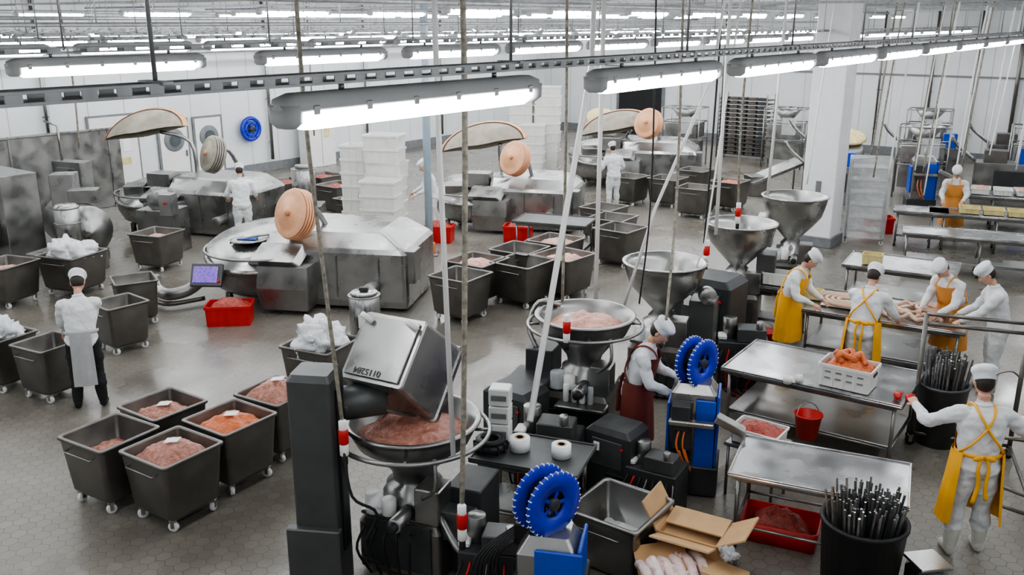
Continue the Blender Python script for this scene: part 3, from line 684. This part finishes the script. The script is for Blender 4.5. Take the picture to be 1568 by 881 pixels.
rodbin('rod_bin',(5.35,10.45,0),.3,.8,90,.42,DGREY)
b=B();b.box((0,0,.2),(.3,.3,.4),STEEL,bev=.05);b.box((.0,0,.42),(.32,.32,.03),STEELL);b.done('small_steel_box',(3.75,7.15,0),10)
b=B()
b.box((0,0,.2),(.02,.5,.4),CARD,(0,0,0),.002);b.box((.6,0,.2),(.02,.5,.4),CARD,(0,0,0),.002);b.box((.3,.25,.2),(.6,.02,.4),CARD,bev=.002);b.box((.3,-.25,.2),(.6,.02,.4),CARD,bev=.002);b.box((.3,0,.3),(.6,.5,.02),CARDI,(6,4,0),bev=.002)
b.box((-.10,0,.52),(.02,.5,.34),CARDI,(0,-30,0),.002);b.box((.74,0,.47),(.02,.5,.3),CARDI,(0,60,0),.002)
b.box((.3,-.38,.42),(.6,.02,.28),CARDI,(68,0,0),.002);b.box((.3,.1,.41),(.6,.3,.02),CARDI,(6,0,0),.002)
b.box((.15,-.55,.3),(.5,.4,.02),CARD,(12,-10,30),.002);b.box((.75,-.4,.25),(.45,.5,.02),CARDI,(-15,12,10),.002)
crumple(b,(.75,-.3,.38),.12,PLAST,4,3)
b.done('open_cardboard_box',(1.50,7.78,.10),-30,.94)
b=B();crumple(b,(0,0,.25),.24,BAGM,11,4);
for i in range(6): b.tube([(-.3+.11*i,-.25,.3),(-.25+.11*i,0,.40),(-.2+.1*i,.2,.33)],.05,BAGM,8,sub=4)
b.done('bagged_sausages',(1.42,7.12,.0),20)
b=B();b.box((0,0,.05),(.7,.6,.1),STEELD);b.done('floor_pallet',(1.75,7.65,0),-30)
b=B();crate(b,(0,0,0),.6,.4,.3,BLACK);b.done('black_crate',(.95,6.85,0),10)

b=B()
P=[(-.55,.45),(.55,.45),(.55,-1.3),(-.1,-1.3)]
for x,y in P[:3]: b.tube([(x,y,.12),(x,y,1.72)],.028,STEELD,8); caster(b,x,y,.06,m=BLACK)
for z in (1.72,1.60): b.tube([(-.55,.45,z),(.55,.45,z)],.025,STEELD)
b.tube([(-.55,.45,.16),(.55,.45,.16)],.022,STEELD);b.tube([(.55,.45,.16),(.55,-1.3,.16)],.022,STEELD);b.tube([(.55,.45,1.72),(.55,-1.3,1.72)],.025,STEELD);b.tube([(-.1,-1.3,.3),(.55,-1.3,.16)],.022,STEELD);b.tube([(.55,-1.3,1.0),(-.0,-1.3,1.0)],.022,STEELD);b.tube([(-.1,-1.3,.3),(-.0,-1.3,1.0)],.02,STEELD)
b.tube([(.2,-1.3,.45),(.55,-1.3,.35)],.022,STEELD)
b.tube([(.3,-.9,1.5),(.15,-1.0,1.62),(.0,-.95,1.4),(.1,-1.1,.5)],.01,STEEL,6,sub=4)
b.done('smoke_rack_trolley',(5.35,9.75,0),-20)

# far props
b=B()
for i in range(14): b.box((0,0,.15+i*.16),(1.9,.8,.035),WOODG);
for i in range(14):
    for j in range(5): b.box((-.75+j*.37,-.25,.2+i*.16),(.3,.3,.09),WOODG if j%2 else DARK)
for x in (-.95,.95):
    for y in (-.4,.4): b.tube([(x,y,0),(x,y,2.45)],.025,STEELD)
rk=b.done('stacked_shelf_rack',(8.97,35.2,0),YA)
b=B()
for x in (-.4,.4):
    for y in (-.3,.3): b.tube([(x,y,.1),(x,y,1.95)],.02,STEEL); caster(b,x,y,.05)
for i in range(6): b.box((0,0,.3+i*.3),(.78,.6,.02),STEEL)
rings=[]
for i in range(9):
    z=.15+i*.235
    if i==8: z=2.02
    rg=[]
    for k,(x,y) in enumerate(rrect(.92,.74,.1,8)):
        q=1+.05*noise.noise(Vector((x*6,y*6,z*1.5)))+.03*math.sin(k*1.3+z)
        rg.append((x*q,y*q,z))
    rings.append(rg)
b.loft(rings,PLAST,cap0=False); b.done('wrapped_rack_trolley',(8.45,21.3,0),-20)
b=B();
for x in (-.7,.7):
    for y in (-.5,.5): b.tube([(x,y,0),(x,y,2.1)],.025,STEEL)
for z in (1.0,1.6,2.1): b.tube([(-.7,-.5,z),(.7,-.5,z),(.7,.5,z),(-.7,.5,z),(-.7,-.5,z)],.02,STEEL)
b.box((0,0,1.3),(1.2,.9,.5),STEELL);b.box((0,0,.6),(1.2,.8,.6),STEEL);b.lathe([(.1,0),(.5,.5),(.52,.5),(.12,0)],STEELL,(0,0,1.6));b.box((.2,-.5,1.5),(.5,.03,.6),PLAST)
o1=b.done('packing_machine',(12.3,27.2,0),-25); inst(o1,(15.6,27.0,0),-25);inst(o1,(9.9,33.0,0),-30);inst(o1,(6.3,33.4,0),-30);inst(o1,(14.8,32.5,0),-30)
b=B();b.box((0,0,.6),(1.6,.8,1.2),STEEL);b.box((-.3,-.1,1.35),(.6,.5,.4),STEELD);b.box((.5,-.2,1.4),(.4,.3,.5),BLUE);b.box((.1,-.42,.7),(.8,.03,.6),DARK);b.tube([(-.8,0,1.2),(-1.3,0,1.6),(-1.5,0,1.9)],.05,STEELL,sub=4);ob=b.done('packing_machine',(14.2,26.0,0),-25)
inst(ob,(9.3,26.3,0),-20,.9);inst(ob,(13.6,29.5,0),-20,1);inst(ob,(10.8,30.5,0),-25,1);inst(ob,(16.6,30.0,0),-25,1);inst(ob,(17.2,27.2,0),-25,1)
b=B();b.lathe([(.001,.0),(.5,.0),(.56,.06),(.5,.1),(.2,.16),(.001,.17)],YPL,(0,0,1.65),(20,0,0));b.rl([(.8,.8,0,.1),(.9,.9,1.2,.2),(.8,.8,1.5,.2)],STEELL);b.done('bowl_mixer',(10.3,28.0,0))
b=B();b.lathe([(.001,.0),(.5,.0),(.56,.06),(.5,.1),(.2,.16),(.001,.17)],YPL,(0,0,1.75),(30,0,0));b.rl([(1,.8,0,.1),(1.1,.9,1.2,.2),(.8,.8,1.6,.2)],STEELL);b.done('bowl_mixer',(3.2,32.8,0))
b=B();b.box((0,0,.7),(1.8,.8,.1),STEELL,(0,-20,0));b.box((-.6,0,.3),(.5,.6,.6),STEEL);b.tube([(.8,.3,0),(.8,.3,1)],.03,STEEL);b.tube([(.8,-.3,0),(.8,-.3,1)],.03,STEEL);b.done('inclined_conveyor',(8.0,27.5,0),10)
for x,y in ((-1.75,21.3),(0.15,21.3),):
    b=B();crate(b,(0,0,0),.7,.5,.4,RED,0,MEATR,2);b.done('red_plastic_crate',(x,y,0),-10)
b=B();crate(b,(0,0,0),.7,.5,.4,RED);b.done('red_plastic_crate',(9.2,22.3,0),-10)
for k,(a,r) in enumerate(((13.0,.05),(20.8,.06),(25.5,.05),(30,.05))):
    b=B();b.tube([(0,0,.4),(0,0,CH)],r,STEEL,10)
    for z in (1,2.5,4): b.box((-.03,0,z),(.1,.16,.04),STEEL)
    x,y=AB(a,B1-.15);b.done('wall_pipe',(x,y,0),YA)
for k,(bv,r) in enumerate(((2.5,.05),(4.0,.04),(5.2,.07),(6.6,.04),(8.1,.05),(10.0,.04),(12.0,.07),(16.5,.06))):
    b=B();b.tube([(0,0,.3),(0,0,CH)],r,STEELD,10)
    for z in (1,2.5,4): b.box((0,.04,z),(.16,.1,.04),STEEL)
    x,y=AB(A1-.15,bv);b.done('wall_pipe',(x,y,0),YA)

# ------------------------------------------------------------ hanging hoses
def hang(name,pts,r,m,sub=0,plug=None,seg=8):
    b=B();b.tube(pts,r,m,seg,sub=sub)
    if plug:
        x,y,z=plug; b.cyl((x,y,z+.02),.045,.14,RED,seg=14);b.cyl((x,y,z+.12),.038,.1,PAPER,seg=14);b.cyl((x,y,z-.1),.04,.12,WHITEP,seg=14);b.cyl((x,y,z-.2),.028,.1,BLACK,seg=12)
    return b.done(name,(0,0,0))
T=CH
hang('hanging_air_hose',[(-.58,7.02,T),(-.565,7.0,4.4),(-.50,7.0,1.55)],.022,HOSE)
hang('hanging_air_hose',[(.98,11.2,T),(.93,10.94,4.6),(.17,7.9,1.45)],.032,HOSE)
hang('hanging_air_hose',[(2.5,11.0,T),(2.37,11.0,4.45),(1.75,10.9,2.9),(1.42,10.95,1.65)],.020,HOSE)
hang('hanging_air_hose',[(1.09,11.25,T),(1.08,11.2,1.65)],.028,HOSE)
hang('hanging_air_hose',[(3.17,13.8,T),(3.18,13.8,1.9)],.028,HOSE)
hang('hanging_air_hose',[(4.95,17.1,T),(4.88,17.1,1.9)],.028,HOSE)
hang('hanging_air_hose',[(2.9,11.9,T),(2.6,11.9,2.2),(2.45,12.0,1.6)],.012,HOSE)
for i,(x,y,z,r) in enumerate(((7.7,19.2,1.9,.018),(8.6,20.6,1.6,.02),(9.1,19.8,1.4,.016),(9.6,21.6,1.6,.016),(10.4,23.3,1.4,.02),(11.3,23.0,1.2,.02),(12.2,24.5,1.2,.02),(6.2,18.9,1.8,.018),(12.9,26.0,1.4,.02),(7.9,24.5,2,.02),(13.4,24.0,1.3,.02),(14.1,27.0,1.5,.024),(8.2,18.0,2.2,.016),(10.0,19.0,2.4,.014),(11.8,21.2,1.9,.016),(9.9,25.0,1.5,.024))):
    hang('hanging_air_hose',[(x+.25,y,T),(x+.1,y,3.6),(x,y,z)],r,HOSE if i%3 else BAMB,sub=4)
hang('hanging_power_cable',[(-1.67,7.35,T),(-1.65,7.32,4.4),(-1.58,7.3,3.2),(-1.48,7.25,1.75)],.018,BAMB,6,(-1.47,7.22,1.6))
hang('hanging_power_cable',[(-.36,6.85,T),(-.35,6.8,4.4),(-.38,6.8,2.6),(-.42,6.78,1.2)],.022,BAMB,6,(-.42,6.75,1.05))
hang('hanging_power_cable',[(.60,10.5,T),(.62,10.5,4.0),(.60,10.3,1.9)],.018,BAMB,4,(.62,9.72,1.75))
hang('hanging_power_cable',[(2.78,12.5,T),(2.75,12.5,3.5),(2.7,12.4,2.1)],.014,BLACK,4,(2.72,12.3,2.0))
hang('hanging_power_cable',[(3.55,14.0,T),(3.5,14.0,3.6),(3.55,14.0,2.3)],.018,BAMB,4,(3.55,13.98,2.2))
hang('hanging_power_cable',[(1.55,10.3,T),(1.6,10.3,3.2),(1.5,10.2,1.9)],.010,BLACK,4)
hang('hanging_power_cable',[(1.9,10.6,T),(1.95,10.6,3.2),(1.72,9.6,1.9)],.016,BAMB,4)
hang('hanging_power_cable',[(-1.47,7.2,1.5),(-1.4,7.1,1.1),(-1.2,7.15,.9),(-1.35,7.2,.5),(-1.2,7.3,.3)],.014,BLACK,5)
hang('hanging_power_cable',[(-8.9,18.6,T),(-8.8,18.6,4),(-8.85,18.6,2.6)],.02,BAMB,4)
hang('hanging_power_cable',[(-5.2,24,T),(-5.2,24,2.2)],.02,BAMB)

# ------------------------------------------------------------ people
def remesh(parts,vox,it=4):
    me=bpy.data.meshes.new('tmp');me.from_pydata([tuple(p) for p in parts.v],[],parts.f);me.update()
    ob=bpy.data.objects.new('tmp',me);bpy.context.collection.objects.link(ob)
    r=ob.modifiers.new('r','REMESH');r.mode='VOXEL';r.voxel_size=vox
    sm=ob.modifiers.new('s','SMOOTH');sm.factor=.5;sm.iterations=it
    dg=bpy.context.evaluated_depsgraph_get();dg.update()
    ev=ob.evaluated_get(dg);m2=bpy.data.meshes.new_from_object(ev)
    vs=[v.co.copy() for v in m2.vertices];ns=[v.normal.copy() for v in m2.vertices];fs=[tuple(p.vertices) for p in m2.polygons]
    bpy.data.objects.remove(ob);bpy.data.meshes.remove(me);bpy.data.meshes.remove(m2)
    return vs,ns,fs
def ik(S,W,l1,l2,pole):
    d=W-S; L=d.length
    if L>(l1+l2)*.985: W=S+d.normalized()*(l1+l2)*.985; d=W-S; L=d.length
    a=(l1*l1-l2*l2+L*L)/(2*L); h=math.sqrt(max(0,l1*l1-a*a)); u=d.normalized()
    p=pole-u*pole.dot(u); p.normalize(); return S+u*a+p*h, W
def hand(b,W,fdir,ndir,side,m,curl=.5):
    f=fdir.normalized(); n=(ndir-f*ndir.dot(f)).normalized(); s=f.cross(n)*side
    def P(a,c,d): return W+f*a+s*c+n*d
    rings=[]
    for a,w,t in ((-.01,.026,.020),(.02,.034,.018),(.06,.042,.016),(.09,.040,.013),(.098,.03,.008)):
        rings.append([P(a,w*math.cos(q),t*math.sin(q)) for q in [2*math.pi*i/10 for i in range(10)]])
    b.loft(rings,m)
    for k,(c,L) in enumerate(((.030,.070),(.010,.080),(-.011,.074),(-.030,.058))):
        p=P(.088,c,0);pts=[p];ang=0
        for j,fr in enumerate((.45,.32,.23)):
            ang+=curl*(.9+.1*k); p=p+(f*math.cos(ang)+n*math.sin(ang))*L*fr; pts.append(p)
        b.tube(pts,[.0095,.009,.008,.0055],m,7,sub=2)
    b.tube([P(.02,.03,.004),P(.05,.055,.015),P(.075,.058,.03),P(.095,.05,.04)],[.012,.011,.0095,.006],m,7,sub=2)
def person(name,loc,yaw,lean=0,hL=(-.25,.35,1.0),hR=(.25,.35,1.0),head=20,hyaw=0,shirt=CLOTH,trou=TROUW,boot=BOOT,apron=None,back=False,sc=1.05,vox=.018,hair=HAIR,stance=.12,sleeve=1.0,hands=1,step=0,bulk=1.12):
    def D(p):
        p=Vector(p); k=max(0,min(1,(p.z-.88)/.32)); k=k*k*(3-2*k); a=R(lean)*k
        q=p-Vector((0,0,.98)); 
        return Vector((q.x,q.y*math.cos(a)+q.z*math.sin(a),-q.y*math.sin(a)+q.z*math.cos(a)))+Vector((0,0,.98))
    bd=B(); segs=[]; K=bulk
    rings=[]
    for z,rx,ry,cy in ((.80,.10,.08,0),(.84,.165,.12,-.01),(.92,.185,.135,-.015),(1.0,.17,.125,-.005),(1.08,.162,.120,.0),(1.18,.174,.127,.0),(1.28,.186,.130,.0),(1.36,.180,.120,-.005),(1.42,.145,.10,-.01),(1.46,.085,.072,-.01),(1.49,.050,.050,.0)):
        rings.append([D((K*rx*math.cos(t),cy+K*ry*math.sin(t),z)) for t in [2*math.pi*i/24 for i in range(24)]])
    bd.loft(rings,CLOTH)
    bd.tube([D((0,-.005,1.44)),D((0,.01,1.50)),D((0,.02,1.58))],[.062,.052,.05],CLOTH,12)
    segs.append((D((0,0,1.49)),D((0,.02,1.6)),.05,SKIN)); segs.append((D((0,0,1.0)),D((0,0,1.40)),.14,shirt)); segs.append((Vector((0,0,.96)),Vector((0,0,1.0)),.17,shirt)); segs.append((Vector((0,0,.80)),Vector((0,0,.86)),.15,trou if trou is TROUB else shirt))
    def limb(pts,rad,sub=3):
        bd.tube(pts,rad,CLOTH,14,sub=sub)
        for p,r_ in ((pts[0],rad[0]),(pts[-1],rad[-1])): bd.ell(p,(r_*.98,)*3,CLOTH,seg=12,rings=8)
    for sx in (-1,1):
        st=sx*step
        hip=Vector((sx*.098,0,.88)); an=Vector((sx*stance,st*.18,.10)); kn=(hip+an)/2+Vector((0,.025,.01))
        limb([hip,hip*.5+kn*.5,kn,kn*.6+an*.4+Vector((0,-.012,0)),an],[.116,.108,.084,.080,.058])
        bd.tube([an+Vector((0,-.055,-.045)),an+Vector((0,.02,-.04)),an+Vector((sx*.01,.12,-.058)),an+Vector((sx*.012,.19,-.068))],[.045,.05,.045,.03],CLOTH,12,sub=3)
        segs.append((hip,kn,.09,trou)); cut=an+(kn-an)*.45 if boot is BOOT else an+(kn-an)*.05
        segs.append((kn,cut,.07,trou)); segs.append((cut,an,.06,boot)); segs.append((an+Vector((0,0,-.04)),an+Vector((0,.19,-.06)),.04,boot))
        if boot is BOOT:
            bd.tube([cut+Vector((0,0,.02)),cut],[.086,.086],CLOTH,14)
    hnds=[]
    for sx,Hh in ((-1,hL),(1,hR)):
        S=D((sx*.19,-.005,1.395)); W=Vector(Hh); E,W=ik(S,W,.30,.265,Vector((sx*.55,-.5,-.6)))
        limb([D((sx*.12,0,1.385)),S,S*.5+E*.5,E,E*.5+W*.5,W],[.07,.080,.072,.062,.052,.034])
        segs.append((S,E,.06,shirt)); Wc=E+(W-E)*(sleeve-.08); segs.append((E,Wc,.045,shirt)); segs.append((Wc+(W-E)*.06,W,.032,SKIN))
        hnds.append((W,(W-E),sx))
    vs,ns,fs=remesh(bd,vox)
    for i,(v,n) in enumerate(zip(vs,ns)):
        if v.z>.25: vs[i]=v+n*(.016*noise.noise(Vector((v.x*8,v.y*8,v.z*13)))+.006*noise.noise(v*26))
    out=B(); groups={}
    for f in fs:
        c=sum((vs[i] for i in f),Vector())/len(f); best=None
        for p0,p1,r_,m in segs:
            d=p1-p0; t=max(0,min(1,(c-p0).dot(d)/max(d.length_squared,1e-9))); q=(c-(p0+d*t)).length-r_*.9
            if best is None or q<best[0]: best=(q,m)
        groups.setdefault(best[1],[]).append(f)
    out.v+=vs
    for m,fl in groups.items():
        out.mats.append(m); k=len(out.mats)-1
        for f in fl: out.f.append(list(f));out.m.append(k);out.s.append(True)
    for W,d,sx in hnds: hand(out,W,d,Vector((-sx*.5,.1,-1)),1 if sx<0 else -1,SKIN,.45)
    hb=D((0,.02,1.575)); Mh=Matrix.Translation(hb)@Matrix.Rotation(R(-lean*.6),4,'X')@Matrix.Rotation(R(hyaw),4,'Z')@Matrix.Rotation(R(-head),4,'X')
    out.M=Mh
    def hf(p):
        x,y,z=p; 
        if z<0: k=1+z*2.2; x*=max(.55,k); y=y*(.90 if y>0 else max(.6,1+z*3.2))+( .012 if y>0 else 0)
        if y>0:
            g=math.exp(-((x/.016)**2))*math.exp(-(((z+.012)/.026)**2)); y+=.026*g
            for sx in (-1,1): y-=.010*math.exp(-(((x-sx*.032)/.018)**2)-(((z-.012)/.014)**2))
            y+=.006*math.exp(-((x/.025)**2)-(((z+.052)/.01)**2)); y+=.012*math.exp(-((x/.025)**2)-(((z+.092)/.018)**2))
            y+=.006*math.exp(-((x/.05)**2)-(((z-.034)/.01)**2))
        return Vector((x,y,z))
    out.ell((0,.015,.09),(.076,.096,.118),SKIN,seg=32,rings=28,fn=hf)
    for sx in (-1,1):
        out.ell((sx*.031,.098,.104),(.013,.008,.008),PAPER,seg=10,rings=6); out.ell((sx*.031,.104,.104),(.006,.004,.006),EYE,seg=8,rings=6)
        out.ell((sx*.032,.105,.125),(.018,.006,.004),hair,(0,sx*-8,0),10,6)
        out.ell((sx*.078,.0,.085),(.010,.020,.032),SKIN,(0,sx*12,0),12,8)
    out.ell((0,.103,.040),(.024,.008,.007),LIP,seg=12,rings=6)
    out.ell((0,-.012,.105),(.081,.092,.095),hair,seg=20,rings=14,fn=lambda p:Vector((p.x,min(p.y,.045),p.z)))
    out.lathe([(.086,-.015),(.091,.0),(.090,.035),(.100,.050),(.110,.075),(.104,.100),(.078,.122),(.04,.132),(.001,.134)],CLOTH,(0,-.005,.135),(-10,0,0),28,sc=(1,1.18,1))
    out.M=Matrix.Identity(4)
    cr=[]
    for z,r1,r2 in ((1.455,.085,.08),(1.49,.066,.066),(1.505,.068,.068),(1.49,.075,.075)):
        cr.append([D((r1*math.cos(t),.0+r2*math.sin(t),z)) for t in [2*math.pi*i/20 for i in range(20)]])
    out.loft(cr,shirt,False,False)
    if apron:
        sg=-1 if back else 1
        def sheet(a0,a1,z0,z1,rx,ry,flare,nz_,na,off,rag=0):
            V=[];F=[]
            for i in range(nz_+1):
                z=z0+(z1-z0)*i/nz_; k=(z1-z)/(z1-z0)
                for j in range(na+1):
                    a=R(a0+(a1-a0)*j/na); wv=1+flare*k+(.03*math.sin(a*9+z*2)+.02*math.sin(a*17-z*3))*k
                    V.append(D((K*rx*wv*math.sin(a),sg*(K*ry*wv*math.cos(a))+off,z)))
            for i in range(nz_):
                for j in range(na):
                    q=i*(na+1)+j;F.append((q,q+1,q+na+2,q+na+1))
            out.add(V,F,apron,True)
        if back: sheet(-34,34,.36,1.04,.20,.155,.08,14,14,0)
        else:
            sheet(-132,132,.36,1.06,.20,.158,.26,14,40,.0)
            sheet(-58,58,1.05,1.40,.195,.144,.0,8,14,.0)
        rg=[]
        for z,e in ((1.02,0),(1.03,.008),(1.05,.008),(1.06,0)):
            rg.append([D((K*(.176+e)*math.cos(t),K*(.133+e)*math.sin(t),z)) for t in [2*math.pi*i/28 for i in range(28)]])
        out.loft(rg,apron,False,False)
        if not back:
            out.tube([D((-.02,-.162,1.04)),D((-.05,-.185,.95)),D((-.03,-.19,.80)),D((-.06,-.195,.62))],[.012,.016,.018,.022],apron,6,sub=4)
            out.tube([D((.02,-.162,1.04)),D((.04,-.185,.95)),D((.03,-.195,.78)),D((.05,-.195,.66))],[.012,.016,.018,.022],apron,6,sub=4)
            for sx in (-1,1):
                out.ell(D((sx*.05,-.172,1.04)),(.05,.016,.026),apron,(0,sx*20,0),10,6)
                out.tube([D((sx*.10,.152,1.39)),D((sx*.09,.08,1.462)),D((sx*.085,-.03,1.482)),D((sx*.05,-.13,1.40)),D((-sx*.02,-.160,1.28)),D((-sx*.12,-.15,1.15)),D((-sx*.185,-.07,1.06))],.012,apron,6,sub=5)
    return out.done(name,loc,yaw,sc)
person('factory_worker',(-5.78,11.5,0),18,16,(-.26,.42,.92),(-.02,.46,.95),35,0,trou=TROUB,boot=BLACK,apron=GAPR,back=True,sc=1.06,vox=.014,stance=.15)
person('factory_worker',(4.50,7.95,0),-8,4,(-.46,.40,1.30),(.48,.34,1.22),18,0,apron=YEL,sc=1.07,vox=.013,stance=.14,step=.25)
person('factory_worker',(4.88,11.95,0),-35,20,(-.05,.55,1.02),(.32,.50,1.0),35,0,apron=YEL,sc=1.05,vox=.015)
person('factory_worker',(6.60,12.95,0),115,22,(-.18,.5,.98),(.12,.5,.98),40,0,apron=ORG,sc=1.02,vox=.016)
person('factory_worker',(6.85,12.1,0),75,14,(-.15,.5,1.0),(.2,.46,1.0),30,0,sc=1.05,vox=.016)
person('factory_worker',(4.28,13.35,0),-125,16,(-.1,.45,1.02),(.25,.42,1.02),35,20,apron=YEL,sc=1.02,vox=.016)
person('factory_worker',(1.45,9.82,0),-110,14,(-.2,.42,1.05),(.16,.42,1.0),30,0,apron=REDA,sc=1.05,vox=.015)
person('factory_worker',(-6.35,21.0,0),15,10,(-.3,.4,1.0),(.3,.4,1.0),25,0,vox=.02,sc=1.05)
person('factory_worker',(10.6,21.45,0),150,16,(-.2,.45,1.0),(.2,.45,1.0),30,0,apron=ORG,vox=.02,sc=1.03)
person('factory_worker',(-1.95,21.9,0),100,10,(-.2,.42,1.0),(.2,.42,1.0),25,0,vox=.02,sc=1.05)
person('factory_worker',(2.85,25.3,0),20,6,(-.3,.3,1.0),(.3,.3,1.0),15,0,vox=.02,sc=1.02)

# ------------------------------------------------------------ world, camera
w=bpy.data.worlds.new('w');bpy.context.scene.world=w;w.use_nodes=True
w.node_tree.nodes['Background'].inputs[0].default_value=(.75,.8,.85,1);w.node_tree.nodes['Background'].inputs[1].default_value=.3
cd=bpy.data.cameras.new('camera');cd.sensor_width=36;cd.lens=36*1700/1920;cd.clip_start=.05;cd.clip_end=200
co=bpy.data.objects.new('camera',cd);bpy.context.collection.objects.link(co);co.location=(0,0,5.1);co.rotation_euler=(R(90-16.4),0,0)
sc_=bpy.context.scene;sc_.camera=co
sc_.view_settings.view_transform='AgX';sc_.view_settings.look='AgX - Medium High Contrast';sc_.view_settings.exposure=.62
